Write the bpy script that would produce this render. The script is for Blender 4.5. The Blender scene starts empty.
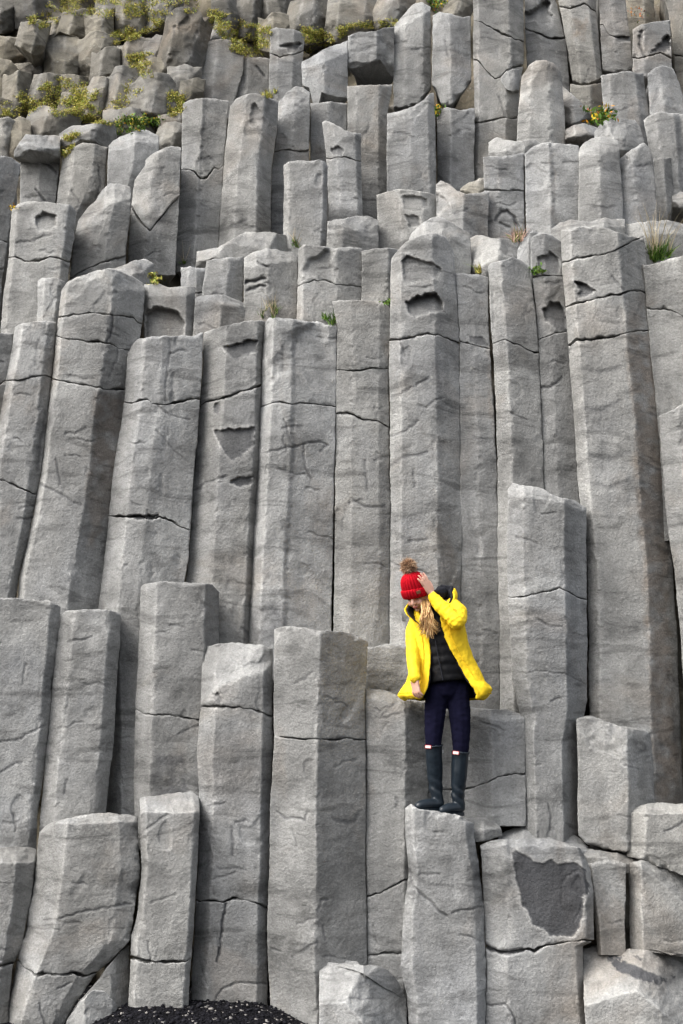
import bpy, bmesh, math, random
import numpy as np
from mathutils import Vector, Matrix
random.seed(7)
SC = bpy.context.scene
COL = SC.collection

# ------------------------------------------------------------------ camera model
FPX, TILT = 1150.0, math.radians(12.6)
CAM = np.array([0.0, -7.8, 1.5])
CT, ST = math.cos(TILT), math.sin(TILT)

def ray_hit(px, py, Y):
    """point of the wall that stands Y metres behind the front of the cliff, seen at a picture position (reference drawing)"""
    px = np.asarray(px, float); py = np.asarray(py, float)
    xc = (px - 341.5) / FPX; yc = (512.0 - py) / FPX
    dy = CT - yc * ST; dz = ST + yc * CT
    t = (Y - CAM[1]) / dy
    return np.stack([xc * t, CAM[1] + dy * t, CAM[2] + dz * t], -1)

def dmap(d):
    return d if d < 1 else 1 + (d - 1) * 2.0

# ------------------------------------------------------------------ noise
_rs = np.random.RandomState(11)
_perm = _rs.permutation(256); _perm = np.concatenate([_perm, _perm])
_g = _rs.normal(size=(256, 3)); _g /= np.linalg.norm(_g, axis=1)[:, None]
def perlin(x, y, z):
    xi = np.floor(x).astype(int); yi = np.floor(y).astype(int); zi = np.floor(z).astype(int)
    xf = x - xi; yf = y - yi; zf = z - zi
    u = xf*xf*xf*(xf*(xf*6-15)+10); v = yf*yf*yf*(yf*(yf*6-15)+10); w = zf*zf*zf*(zf*(zf*6-15)+10)
    out = 0
    for a in (0, 1):
        for b in (0, 1):
            for c in (0, 1):
                h = _perm[_perm[_perm[(xi+a) & 255] + ((yi+b) & 255)] + ((zi+c) & 255)]
                g = _g[h]
                dot = g[..., 0]*(xf-a) + g[..., 1]*(yf-b) + g[..., 2]*(zf-c)
                wt = (u if a else 1-u) * (v if b else 1-v) * (w if c else 1-w)
                out = out + dot*wt
    return out * 1.6
def fbm(P, scale, octv=4, gain=.5, off=0.0, aniso=(1, 1, 1)):
    o = 0; a = 1.0; s = scale
    for k in range(octv):
        o = o + a*perlin(P[..., 0]*s*aniso[0]+off+k*7.3, P[..., 1]*s*aniso[1]+off*1.7+3.1, P[..., 2]*s*aniso[2]-off+k*3.9)
        a *= gain; s *= 2.03
    return o

# ------------------------------------------------------------------ scene helpers
def tag(o, label=None, cat=None, group=None, kind=None):
    if label: o['label'] = label
    if cat: o['category'] = cat
    if group: o['group'] = group
    if kind: o['kind'] = kind
    return o
def link(name, me, mat=None, parent=None, loc=(0, 0, 0)):
    o = bpy.data.objects.new(name, me); COL.objects.link(o); o.location = loc
    if parent is not None: o.parent = parent
    if mat is not None and me is not None: me.materials.append(mat)
    return o
def empty(name, loc=(0, 0, 0)):
    o = bpy.data.objects.new(name, None); COL.objects.link(o); o.location = loc
    o.empty_display_size = .1
    return o
def np_mesh(name, V, F4=None, F3=None, smooth=True, mark=None):
    me = bpy.data.meshes.new(name)
    V = np.asarray(V, dtype=np.float32)
    loops = []; tot = []
    if F4 is not None and len(F4): loops.append(np.asarray(F4).ravel()); tot.append(np.full(len(F4), 4))
    if F3 is not None and len(F3): loops.append(np.asarray(F3).ravel()); tot.append(np.full(len(F3), 3))
    loops = np.concatenate(loops).astype(np.int32); tot = np.concatenate(tot).astype(np.int32)
    me.vertices.add(len(V)); me.vertices.foreach_set('co', V.ravel())
    me.loops.add(len(loops)); me.loops.foreach_set('vertex_index', loops)
    me.polygons.add(len(tot))
    st = np.concatenate([[0], np.cumsum(tot)[:-1]]).astype(np.int32)
    me.polygons.foreach_set('loop_start', st); me.polygons.foreach_set('loop_total', tot)
    me.update(calc_edges=True)
    me.polygons.foreach_set('use_smooth', np.full(len(tot), smooth, dtype=bool))
    if mark is not None:
        a = me.attributes.new('mark', 'FLOAT_COLOR', 'POINT')
        a.data.foreach_set('color', np.asarray(mark, dtype=np.float32).ravel())
    return me

# ------------------------------------------------------------------ materials
class NT:
    def __init__(s, name):
        s.m = bpy.data.materials.new(name); s.m.use_nodes = True; s.t = s.m.node_tree; s.n = s.t.nodes
        s.b = s.n['Principled BSDF']; s.out = s.n['Material Output']
    def new(s, typ, **kw):
        n = s.n.new(typ)
        for k, v in kw.items():
            if k.startswith('i_'): n.inputs[k[2:].replace('_', ' ')].default_value = v
            else: setattr(n, k, v)
        return n
    def lk(s, a, b): s.t.links.new(a, b)
    def math(s, op, a, b=None, clamp=False):
        n = s.n.new('ShaderNodeMath'); n.operation = op; n.use_clamp = clamp
        for i, v in enumerate((a, b)):
            if v is None: continue
            if isinstance(v, (int, float)): n.inputs[i].default_value = v
            else: s.lk(v, n.inputs[i])
        return n.outputs[0]
    def rng(s, v, a, b, c, d):
        n = s.n.new('ShaderNodeMapRange'); n.clamp = True
        s.lk(v, n.inputs[0])
        for i, q in enumerate((a, b, c, d)): n.inputs[i+1].default_value = q
        return n.outputs[0]
    def noise(s, vec, scale, detail=4, rough=.55, dist=0.0):
        n = s.n.new('ShaderNodeTexNoise'); s.lk(vec, n.inputs['Vector'])
        n.inputs['Scale'].default_value = scale; n.inputs['Detail'].default_value = detail
        n.inputs['Roughness'].default_value = rough; n.inputs['Distortion'].default_value = dist
        return n.outputs['Fac']
    def mapping(s, vec, scale, loc=(0, 0, 0)):
        n = s.n.new('ShaderNodeMapping'); s.lk(vec, n.inputs['Vector'])
        n.inputs['Scale'].default_value = scale; n.inputs['Location'].default_value = loc
        return n.outputs[0]
    def mix(s, fac, a, b, mode='MIX'):
        n = s.n.new('ShaderNodeMix'); n.data_type = 'RGBA'; n.blend_type = mode
        if isinstance(fac, (int, float)): n.inputs[0].default_value = fac
        else: s.lk(fac, n.inputs[0])
        for k, v in ((6, a), (7, b)):
            if isinstance(v, tuple): n.inputs[k].default_value = (*v, 1) if len(v) == 3 else v
            else: s.lk(v, n.inputs[k])
        return n.outputs[2]
    def scalecol(s, col, f):
        n = s.n.new('ShaderNodeVectorMath'); n.operation = 'SCALE'
        if isinstance(col, tuple): n.inputs[0].default_value = col
        else: s.lk(col, n.inputs[0])
        s.lk(f, n.inputs['Scale']); return n.outputs[0]

def rock_material():
    t = NT('basalt'); pos = t.new('ShaderNodeNewGeometry').outputs['Position']
    geo = t.new('ShaderNodeNewGeometry')
    oc = t.new('ShaderNodeObjectInfo').outputs['Color']
    at = t.new('ShaderNodeAttribute', attribute_name='mark')
    sep = t.new('ShaderNodeSeparateColor'); t.lk(at.outputs['Color'], sep.inputs[0])
    big = t.noise(pos, 1.9, 5, .62)
    mid = t.noise(pos, 7, 7, .68)
    fine = t.noise(pos, 70, 5, .7)
    grain = t.noise(pos, 260, 2, .6)
    streak = t.noise(t.mapping(pos, (9, 9, 1.1)), 1.0, 5, .6, .6)
    smear = t.noise(t.mapping(pos, (1.6, 1.6, 7), (3, 1, 4)), 1.0, 6, .62, 1.3)
    f = t.rng(big, .34, .66, .72, 1.22)
    f = t.math('MULTIPLY', f, t.rng(mid, .34, .66, .86, 1.12))
    f = t.math('MULTIPLY', f, t.rng(fine, .3, .7, .76, 1.2))
    f = t.math('MULTIPLY', f, t.rng(grain, .3, .7, .88, 1.12))
    f = t.math('MULTIPLY', f, t.rng(streak, .35, .72, .88, 1.09))
    f = t.math('MULTIPLY', f, t.rng(smear, .53, .66, 1.0, .58))
    f = t.math('MULTIPLY', f, t.rng(t.noise(t.mapping(pos, (2.2, 2.2, 3.4), (7, 7, 1)), 1.0, 7, .7, .5), .54, .66, 1.0, .72))
    f = t.math('MULTIPLY', f, t.rng(geo.outputs['Pointiness'], .505, .57, 1.0, 1.4))
    col = t.scalecol(oc, f)
    br = t.rng(t.noise(pos, 1.1, 4, .6, .8), .54, .72, 0, .38)
    col = t.mix(br, col, t.scalecol((.26, .205, .15), f))
    bl = t.rng(t.noise(t.mapping(pos, (1, 1, .6), (9, 2, 5)), 1.6, 4, .6), .50, .70, 0, .25)
    col = t.mix(bl, col, t.scalecol((.245, .262, .29), f))
    # pale lichen specks
    vor = t.new('ShaderNodeTexVoronoi', i_Scale=16.0); t.lk(pos, vor.inputs['Vector'])
    lic = t.math('MULTIPLY', t.rng(vor.outputs['Distance'], .12, .24, 1, 0), t.rng(t.noise(pos, 2.3, 3), .56, .68, 0, .45))
    col = t.mix(lic, col, (.42, .42, .39))
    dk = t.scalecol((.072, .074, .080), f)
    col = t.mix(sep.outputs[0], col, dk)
    col = t.mix(t.math('MULTIPLY', sep.outputs[1], .65), col, t.scalecol((.46, .455, .44), f))
    col = t.mix(t.math('MULTIPLY', sep.outputs[2], .6), col, t.scalecol((.20, .155, .115), f))
    t.lk(col, t.b.inputs['Base Color'])
    t.b.inputs['Roughness'].default_value = .88
    t.b.inputs['Specular IOR Level'].default_value = .3
    h = t.math('ADD', t.math('MULTIPLY', t.noise(pos, 58, 4, .6), .8), t.math('MULTIPLY', t.noise(pos, 170, 3, .7), .5))
    bp = t.new('ShaderNodeBump', i_Strength=.7, i_Distance=.018); t.lk(h, bp.inputs['Height'])
    t.lk(bp.outputs[0], t.b.inputs['Normal'])
    return t.m

def simple_mat(name, col, rough=.6, spec=.4, bump=None, var=.12, vscale=30, sheen=0):
    t = NT(name); tc = t.new('ShaderNodeTexCoord').outputs['Object']
    n = t.noise(tc, vscale, 4)
    c = t.scalecol(col, t.rng(n, .3, .7, 1-var, 1+var))
    t.lk(c, t.b.inputs['Base Color']); t.b.inputs['Roughness'].default_value = rough
    t.b.inputs['Specular IOR Level'].default_value = spec
    if sheen: t.b.inputs['Sheen Weight'].default_value = sheen
    if bump:
        bp = t.new('ShaderNodeBump', i_Strength=bump[1], i_Distance=bump[2])
        t.lk(t.noise(tc, bump[0], 4, .6), bp.inputs['Height']); t.lk(bp.outputs[0], t.b.inputs['Normal'])
    return t.m
ROCK = rock_material()
# ------------------------------------------------------------------ basalt columns
STEP = 1.15           # grid step of the surfaces, in reference pixels
def pts(s):
    a = np.array([[float(v) for v in p.split(',')] for p in s.split()])
    return a
def warp(x, y):
    z = np.zeros_like(x)
    wx = 1.1*perlin(x*.045, y*.022, z+1.5) + .35*perlin(x*.16, y*.11, z+9.5) + .34*perlin(x*.4, y*.4, z+4.5)
    wy = 1.1*perlin(x*.05, y*.04, z+21.5) + .7*perlin(x*.2, y*.12, z+31.5) + .3*perlin(x*.55, y*.3, z+41.5)
    return x+wx, y+wy
def seg_dist(x, y, P):
    D = np.full(x.shape, 1e9)
    for (x1, y1), (x2, y2) in zip(P[:-1], P[1:]):
        dx, dy = x2-x1, y2-y1
        t = np.clip(((x-x1)*dx+(y-y1)*dy)/(dx*dx+dy*dy+1e-9), 0, 1)
        D = np.minimum(D, np.hypot(x-x1-t*dx, y-y1-t*dy))
    return D
def in_poly(x, y, P):
    c = np.zeros(x.shape, bool); n = len(P)
    for i in range(n):
        x1, y1 = P[i]; x2, y2 = P[(i+1) % n]
        if y1 == y2: continue
        c ^= ((y1 > y) != (y2 > y)) & (x < (x2-x1)*(y-y1)/(y2-y1)+x1)
    return c

_id = [0]
PROFILES = [
    [(0, .09), (.22, .0), (.72, .01), (1, .15)],
    [(0, .05), (.62, .0), (1, .17)],
    [(0, .13), (.35, .0), (1, .10)],
    [(0, .10), (.28, .0), (.60, .0), (1, .12)],
    [(0, .04), (.5, .0), (1, .13)],
]
def block(fLx, fRx, fa, fb, d, prof, opt, seed, rimtop, rimbot):
    """one block of a column as arrays: verts, quads, tris, marks"""
    rng = np.random.RandomState(seed)
    D0 = dmap(d); mpp = (7.8 + D0)/FPX       # metres per reference pixel there
    step = STEP*opt.get('res', 1)
    sm = np.linspace(0, 1, 5)
    def fix(f, s):
        y = np.full_like(s, float(np.mean(f[:, 1])))
        for _ in range(5):
            x = (1-s)*fLx(y) + s*fRx(y); y = np.interp(x, f[:, 0], f[:, 1])
        return y
    wpx = max(4.0, float(np.mean(fRx(fix(fa, sm))-fLx(fix(fa, sm)))))
    hpx = max(4.0, float(np.max(fix(fb, sm)-fix(fa, sm))))
    ns = max(8, int(wpx/step)); nt = max(6, int(hpx/step))
    e = np.array([.25, .7])/wpx
    s = np.unique(np.concatenate([np.linspace(0, 1, ns), e, 1-e]))
    e = np.array([.25, .7])/hpx
    tt = np.unique(np.concatenate([np.linspace(0, 1, nt), e, 1-e]))
    ya = fix(fa, s); yb = fix(fb, s)
    gt, gb = opt.get('_g', (0, 0)); xs = s*wpx+float(fLx(np.mean(ya)))
    if gt: ya = ya + gt*np.clip(.8+1.7*perlin(xs*.07, xs*0+seed*.37, xs*0+.5)+.5*perlin(xs*.4, xs*0, xs*0+2.5), .12, 2.4)
    xs = s*wpx+float(fLx(np.mean(yb)))
    if gb: yb = yb - gb*np.clip(.8+1.7*perlin(xs*.09, xs*0+seed*.61, xs*0+7.5)+.5*perlin(xs*.35, xs*0, xs*0+9.5), .12, 2.4)
    T, S = np.meshgrid(tt, s, indexing='ij')
    Y = ya[None]*(1-T) + yb[None]*T
    X = (1-S)*fLx(Y) + S*fRx(Y)
    gap = opt.get('gap', .08)
    X = X + gap*(1-2*S)
    X0, Y0 = X, Y
    X, Y = warp(X, Y)
    wm = wpx*mpp; hm = (yb-ya)[None]*mpp
    # smooth world coordinate used for noise
    PW = ray_hit(X, Y, D0)
    off = (seed % 97)*1.37
    # facets
    ps = np.array([p[0] for p in prof]); pd = np.array([p[1] for p in prof])*max(.5, min(1.3, wm/.45))
    wob = .016*fbm(np.stack([PW[..., 2], PW[..., 0]*.1, PW[..., 1]*0], -1), 1.6, 3, .5, off)
    Sw = S + wob*np.sin(np.pi*S)
    q = .006
    dep = (np.interp(Sw-q, ps, pd)+np.interp(Sw, ps, pd)*2+np.interp(Sw+q, ps, pd))/4
    # broad unevenness and chips
    dep = dep + .013*fbm(PW, 2.2, 3, .45, off) + .0032*fbm(PW, 9, 3, .5, off+5, (1, 1, .6)) + .0017*fbm(PW, 38, 3, .65, off+9)
    # small flaked off steps
    fl = fbm(PW, 4.2, 2, .5, off+50, (1, 1, .55))
    dep = dep + .008*np.clip((fl-.62)*14, 0, 1)*opt.get('chip', 1.0)
    mark = np.zeros(X.shape+(4,)); mark[..., 3] = 1
    # chipped ridges between the facets
    for pr in prof[1:-1]:
        kr = np.clip(1-np.abs(Sw-pr[0])*wm/.035, 0, 1); ch = fbm(PW, 8, 3, .6, off+17, (1, 1, .7))
        dep = dep + .009*kr*np.clip((ch-.22)*6, 0, 1)*opt.get('chip', 1.0)
        mark[..., 1] = np.maximum(mark[..., 1], .35*np.clip(kr*1.6-.4, 0, 1)*np.clip(.5+ch, 0, 1))
    # rounded arrises at the sides and at the joints
    rr = opt.get('rim', .0075)*(1+1.5*fbm(PW, 9, 3, .6, off+31))
    rr = np.clip(rr, .004, None)
    el = np.minimum(S, 1-S)*wm
    k = np.clip(1-el/rr, 0, 1); dep = dep + rr*1.3*(1-np.sqrt(np.clip(1-k*k, 0, 1)))
    for on, dist in ((rimtop, T*hm), (rimbot, (1-T)*hm)):
        if on:
            r2 = np.clip(on*(1+1.8*fbm(PW, 10, 3, .6, off+37)), .003, None)
            k = np.clip(1-dist/r2, 0, 1); dep = dep + r2*1.1*(1-np.sqrt(np.clip(1-k*k, 0, 1)))
    # planar breaks
    cut = np.zeros_like(X); nz = .22*fbm(PW, 6, 3, .5, off+61)*.1
    for (x1, y1, x2, y2, sl) in opt.get('cuts', []):
        L = math.hypot(x2-x1, y2-y1); nx, ny = (y2-y1)/L, -(x2-x1)/L
        cut = np.maximum(cut, ((X0-x1)*nx+(Y0-y1)*ny)*mpp*sl + nz)
    dep = dep + np.minimum(cut, opt.get('thick', .5 if d < 1 else .85)*.85)
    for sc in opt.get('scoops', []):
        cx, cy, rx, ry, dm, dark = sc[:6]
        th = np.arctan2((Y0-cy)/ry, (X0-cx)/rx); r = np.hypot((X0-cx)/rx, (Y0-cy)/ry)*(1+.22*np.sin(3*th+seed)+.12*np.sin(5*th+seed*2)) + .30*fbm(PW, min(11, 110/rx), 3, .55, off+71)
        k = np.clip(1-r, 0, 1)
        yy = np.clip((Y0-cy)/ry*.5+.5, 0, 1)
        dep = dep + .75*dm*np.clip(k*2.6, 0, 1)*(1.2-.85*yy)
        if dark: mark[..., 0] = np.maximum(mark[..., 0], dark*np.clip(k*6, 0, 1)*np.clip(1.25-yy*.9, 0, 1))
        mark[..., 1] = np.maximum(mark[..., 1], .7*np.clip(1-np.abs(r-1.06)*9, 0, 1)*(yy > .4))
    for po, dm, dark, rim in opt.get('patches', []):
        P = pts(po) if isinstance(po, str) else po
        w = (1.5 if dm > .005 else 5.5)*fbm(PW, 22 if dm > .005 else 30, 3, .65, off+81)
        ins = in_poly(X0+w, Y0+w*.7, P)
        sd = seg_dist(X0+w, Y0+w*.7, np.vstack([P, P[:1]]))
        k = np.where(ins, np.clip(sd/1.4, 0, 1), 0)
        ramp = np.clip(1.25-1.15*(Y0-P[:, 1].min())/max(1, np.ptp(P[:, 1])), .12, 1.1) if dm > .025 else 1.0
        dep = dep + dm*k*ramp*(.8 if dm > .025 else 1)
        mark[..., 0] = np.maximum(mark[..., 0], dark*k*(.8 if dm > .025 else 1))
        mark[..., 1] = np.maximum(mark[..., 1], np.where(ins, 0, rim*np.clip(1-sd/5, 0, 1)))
    for gr in opt.get('grooves', []):
        P = pts(gr[0]) if isinstance(gr[0], str) else gr[0]
        w = gr[1] if len(gr) > 1 else 1.0; dm = gr[2] if len(gr) > 2 else .014; dk = gr[3] if len(gr) > 3 else .8
        jig = 1.3*fbm(PW, 13, 3, .6, off+91)
        sd = seg_dist(X0+jig, Y0+jig, P)
        k = np.exp(-(sd/w)**2)
        dep = dep + dm*k; mark[..., 0] = np.maximum(mark[..., 0], dk*k)
    for po, ch, amt in opt.get('stains', []):
        P = pts(po); w = 5*fbm(PW, 5, 4, .6, off+95)
        ins = in_poly(X0+w, Y0+w, P); sd = seg_dist(X0+w, Y0+w, np.vstack([P, P[:1]]))
        k = np.where(ins, np.clip(sd/6, 0, 1), 0)*np.clip(.8+.8*fbm(PW, 9, 4, .6, off+97), 0, 1)
        mark[..., ch] = np.maximum(mark[..., ch], amt*k)
    # a few dark seepage smudges of their own on every big block
    if opt.get('auto', True) and wpx*hpx > 1500:
        for _ in range(int(wpx*hpx/5200)+1):
            x = rng.uniform(.1, .75); t0 = rng.uniform(.08, .92)
            yc = np.interp(x, s, ya)*(1-t0)+np.interp(x, s, yb)*t0; xc = float((1-x)*fLx(yc)+x*fRx(yc))
            ln = rng.uniform(8, 26); an = rng.uniform(-.5, .35)
            Pq = np.array([[xc+ln*u, yc+ln*u*an+rng.uniform(-1.5, 1.5)] for u in (0, .35, .7, 1)])
            if rng.rand() < .2: Pq = Pq[:, ::-1]-[yc-xc, xc-yc]
            sd = seg_dist(X0, Y0+2*fbm(PW, 8, 3, .6, off+101), Pq)
            dep = dep + .008*np.exp(-(sd/.9)**2)
            mark[..., 0] = np.maximum(mark[..., 0], rng.uniform(.2, .6)*np.exp(-(sd/rng.uniform(.8, 2.4))**2)*np.clip(.75+fbm(PW, 16, 3, .6, off+103), 0, 1))
    leanv = opt.get('lean', 0.0)
    dep = dep + leanv*(T if leanv < 0 else T*0)
    F = ray_hit(X, Y, D0 + dep)
    thick = opt.get('thick', .5 if d < 1 else .85)
    # go round: back-left, side-left, front, side-right, back-right
    ins = min(.16, .30*wm)
    def shift(base, dy, dx, f=None):
        b = base.copy(); b[:, 1] = (b[:, 1]*0 + (D0+dy)) if f else b[:, 1]+dy; b[:, 0] += dx
        return b
    l0, r0 = F[:, 0], F[:, -1]
    cols = [shift(l0, thick, ins*1.5, 1), shift(l0, .16, ins*.55), shift(l0, .05, ins*.15)] + [F[:, i] for i in range(F.shape[1])] + \
           [shift(r0, .05, -ins*.15), shift(r0, .16, -ins*.55), shift(r0, thick, -ins*1.5, 1)]
    G = np.stack(cols, 1)                       # nt x np x 3
    wob2 = .012*fbm(G[:, 1:3], 6, 3, .5, off); G[:, 1:3, 0] += wob2
    wob2 = .012*fbm(G[:, -3:-1], 6, 3, .5, off); G[:, -3:-1, 0] += wob2
    z4 = np.zeros((len(tt), 3, 4)); z4[..., 3] = 1
    MK = np.concatenate([z4, mark, z4], 1)
    nT, nP = G.shape[:2]
    # caps
    def cap(ring, up):
        c = ring.mean(0); c[1] = D0 + thick*.55
        k0 = ring[3:-3]; c[2] = (np.mean(k0[:, 2])) + (opt.get('cap', 0.0) if up else 0)
        out = []
        for k in (.06, .16, .32, .52, .76):
            r = ring*(1-k)+c*k
            r[:, 2] += .018*fbm(r, 5, 3, .5, off+7)*(1 if up else -.5)
            out.append(r)
        return out, c
    top, ct = cap(G[0], True); bot, cb = cap(G[-1], False)
    rows = top[::-1] + [G[i] for i in range(nT)] + bot
    V = np.concatenate(rows + [ct[None], cb[None]])
    zc = np.zeros((5, nP, 4)); zc[..., 3] = 1
    M = np.concatenate([zc, MK, zc]).reshape(-1, 4); M = np.vstack([M, [[0, 0, 0, 1]]*2])
    nR = len(rows)
    i, j = np.meshgrid(np.arange(nR-1), np.arange(nP), indexing='ij'); j2 = (j+1) % nP
    Q = np.stack([i*nP+j, (i+1)*nP+j, (i+1)*nP+j2, i*nP+j2], -1).reshape(-1, 4)
    jj = np.arange(nP); j2 = (jj+1) % nP; a = nR*nP
    Tt = np.concatenate([np.stack([np.full(nP, a), jj, j2], -1), np.stack([np.full(nP, a+1), (nR-1)*nP+j2, (nR-1)*nP+jj], -1)])
    return V, Q, Tt, M

ALLCOLS = []
def K(label, L, R, top, bot, d, prof=None, cracks=(), tint=1.0, warm=0.0, name='basalt_column', cat='rock column', group=None, **opt):
    """a column standing in the wall: borders, outline of its top, joints that split it into blocks"""
    _id[0] += 1; seed = _id[0]*131
    rng = np.random.RandomState(seed)
    L, R, top = pts(L), pts(R), pts(top)
    fLx = lambda y: np.interp(y, L[:, 1], L[:, 0]); fRx = lambda y: np.interp(y, R[:, 1], R[:, 0])
    if isinstance(bot, str): bot = pts(bot)
    else: bot = np.array([[-100., bot], [900., bot]])
    if prof is None: prof = PROFILES[rng.randint(len(PROFILES))]
    elif isinstance(prof, int): prof = PROFILES[prof]
    lines = [top] + [pts(c) for c in cracks] + [bot]
    g = opt.get('cgap', .55)
    ymid = float(np.mean(bot[:, 1])); xmid = (fLx(ymid)+fRx(ymid))/2
    base = ray_hit(xmid, ymid, dmap(d)); base[1] = dmap(d)+.2
    base = np.round(base, 3)
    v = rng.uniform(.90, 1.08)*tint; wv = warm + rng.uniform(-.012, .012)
    if group is None: group = 'basalt columns of the cliff'
    kindv = 'thing'; warm += .008
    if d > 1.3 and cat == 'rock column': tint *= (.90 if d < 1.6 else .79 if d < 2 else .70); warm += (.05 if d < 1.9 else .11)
    multi = len(lines) > 2
    if multi:
        root = empty(name, tuple(base)); tag(root, label, cat, group, kindv)
    for k in range(len(lines)-1):
        a = lines[k].copy(); b = lines[k+1].copy()
        opt['_g'] = (g if k > 0 else 0, g if k < len(lines)-2 else 0)
        V, Q, T, M = block(fLx, fRx, a, b, d, prof, opt, seed+k*17, (opt.get('toprim', .016) if k == 0 else .011), (.011 if k < len(lines)-2 else opt.get('botrim', 0)))
        V = V - base[None]
        me = np_mesh('block' if multi else name, V, Q, T, True, M)
        if multi: o = link('block', me, ROCK, root)
        else: o = link(name, me, ROCK, None, tuple(base)); tag(o, label, cat, group, kindv)
        vv = v*rng.uniform(.97, 1.03)
        c = .262*vv
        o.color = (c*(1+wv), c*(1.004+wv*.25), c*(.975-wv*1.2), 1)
    ALLCOLS.append(label)
def Q(label, top, bot, d, **kw):
    rng = np.random.RandomState(len(label)*7+_id[0])
    t = pts(top); b = pts(bot); x0, x1 = t[0, 0], t[-1, 0]
    sh = 0.0
    if kw.get('group') is None:                    # slope rocks: blocky, leaning, the foot of each sunk behind the next one
        b[:, 1] += 12; m = t[:, 1].min(); t[[0, -1], 1] = t[[0, -1], 1]*.30 + m*.70
        w = (x1-x0)*.07; x0 -= w; x1 += w; t[0, 0] = x0; t[-1, 0] = x1; b[0, 0] = x0; b[-1, 0] = x1
        sh = -rng.uniform(-.05, .40); kw['tint'] = kw.get('tint', 1)*.64; kw['warm'] = kw.get('warm', 0)+.07
    kw.setdefault('rim', .006); kw.setdefault('name', 'basalt_block'); kw.setdefault('cat', 'rock'); kw.setdefault('auto', False)
    kw.setdefault('toprim', .006); kw.setdefault('botrim', .010); kw.setdefault('chip', 1.5); kw.setdefault('thick', .5)
    kw.setdefault('group', 'broken rocks of the upper slope')
    if 'cuts' not in kw:
        cx, cy = (x0+x1)/2, (t[:, 1].mean()+b[:, 1].mean())/2; hw, hh = (x1-x0)/2, max(4, (b[:, 1].mean()-t[:, 1].mean())/2)
        cuts = []; a0 = rng.uniform(0, 1)
        for k in range(5):
            an = (k+a0+rng.uniform(-.35, .35))*2*math.pi/5; q = rng.uniform(.10, .75)
            ux, uy = math.cos(an), math.sin(an); mx, my = cx+ux*hw*q, cy+uy*hh*q
            nx, ny = ux/hw, uy/hh; L = math.hypot(nx, ny); nx /= L; ny /= L
            cuts.append((mx, my, mx-ny*10, my+nx*10, rng.uniform(.35, 1.5)))
        kw['cuts'] = cuts
    y0, y1 = min(t[:, 1].min(), b[:, 1].min())-5, max(b[:, 1].max(), t[:, 1].max())+5
    top = ' '.join('%g,%g' % (a, c) for a, c in t); bot = ' '.join('%g,%g' % (a, c) for a, c in b)
    q = sh*(y1-y0)/2
    K(label, '%g,%g %g,%g' % (x0-q, y0, x0+q, y1), '%g,%g %g,%g' % (x1-q, y0, x1+q, y1), top, bot, d, **kw)
# ================================================================== the front row on the beach
FR = 'front row of low columns'
K('grey low column at the very left bottom edge, its flat top catching light', '-30,845 -30,1030', '37,848 31,901 22,948 13,966 9,1006 9,1030',
  '-30,848 0,849 20,849 37,850', 1035, .02, [(0, 0), (.7, 0), (1, .12)], ['-30,966 0,965 14,963'], group=FR, cuts=[(-30, 864, 40, 862, 1.5)], cgap=1.2)
K('wide rounded block with a smooth broad face and curved bright top on cracked footing', '43,818 39,835 34,875 26,930 18,957 14,978 8,1005 5,1030',
  '137,812 138,840 140,872 134,913 130,940 110,962 95,974 78,1000 62,1028', '40,832 46,826 65,818 83,814 110,813 137,817', 1032, -.06,
  [(0, .16), (.26, .0), (.8, .01), (1, .06)], ['14,958 22,966 33,973 60,974 85,975 100,972 112,962 130,944'], group=FR, cgap=1.6,
  cuts=[(40, 836, 60, 823, 1.7), (60, 823, 137, 822, 1.9)], grooves=[('60,918 78,913 97,910 116,906 130,903', 1.0, .010, .5), ('20,925 45,928 60,930', .8, .006, .3)], rim=.03)
Q('pale leaning slab wedged under the wide rounded block, its foot in the black gravel', '63,1024 80,1000 96,982 112,962 122,950 129,946', '63,1040 129,1040', .0,
  group='fallen rocks at the foot of the wall', cuts=[(60, 1010, 125, 945, .5)], tint=1.12)
Q('pale broken rock lying against the leaning slab above the gravel', '66,1022 80,1002 92,990 104,992 113,1000 118,1006', '66,1040 95,1040 118,1009', -.12,
  group='fallen rocks at the foot of the wall', cuts=[(60, 1012, 105, 985, .9), (110, 990, 112, 1020, .8)], tint=1.16)
K('straight narrow pillar with a chipped pale top beside the wide rounded block', '139,795 141,870 137,915 131,935 130,958 128,1010', '199,795 200,810 197,870 194,925 191,962 188,1010',
  '139,798 150,796 165,794 180,792 192,792 199,797', 1022, -.02, [(0, .05), (.1, .0), (.9, .0), (1, .06)], ['130,957 145,961 160,962 185,962 193,957'], group=FR, cgap=1.2,
  cuts=[(139, 813, 200, 811, 2.2)], tint=1.05, grooves=[('143,830 155,824 168,815', 1, .008, .2)])
K('pillar with a slanting broken top and cracked foot, touching the widest front pillar',
  '202,647 201,680 200,706 197,760 199,800 198,860 196,900 193,955 190,1010', '273,644 273,716 271,800 268,900 268,955 267,1010',
  '202,651 206,646 222,643 245,644 262,645 273,649', 1016, .14, [(0, .10), (.2, .0), (.86, .0), (1, .09)],
  ['199,706 212,706 235,707 255,711 273,717', '197,900 212,901 222,902 232,898 245,899 257,902 269,908'], group=FR, cgap=.9,
  cuts=[(203, 700, 274, 664, .55), (205, 665, 276, 665, .5)], grooves=[('225,903 222,930 217,962', 1.1, .02, .9), ('213,1003 222,990 240,983 266,984', .9, .012, .6), ('232,828 233,855', 1.6, .006, .7), ('218,868 245,869', 1.4, .004, .5)],
  patches=[('212,692 219,692 224,703 213,705', .03, .6, 0)], stains=[('198,870 208,830 216,868 218,898 198,898', 0, .35)])
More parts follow.
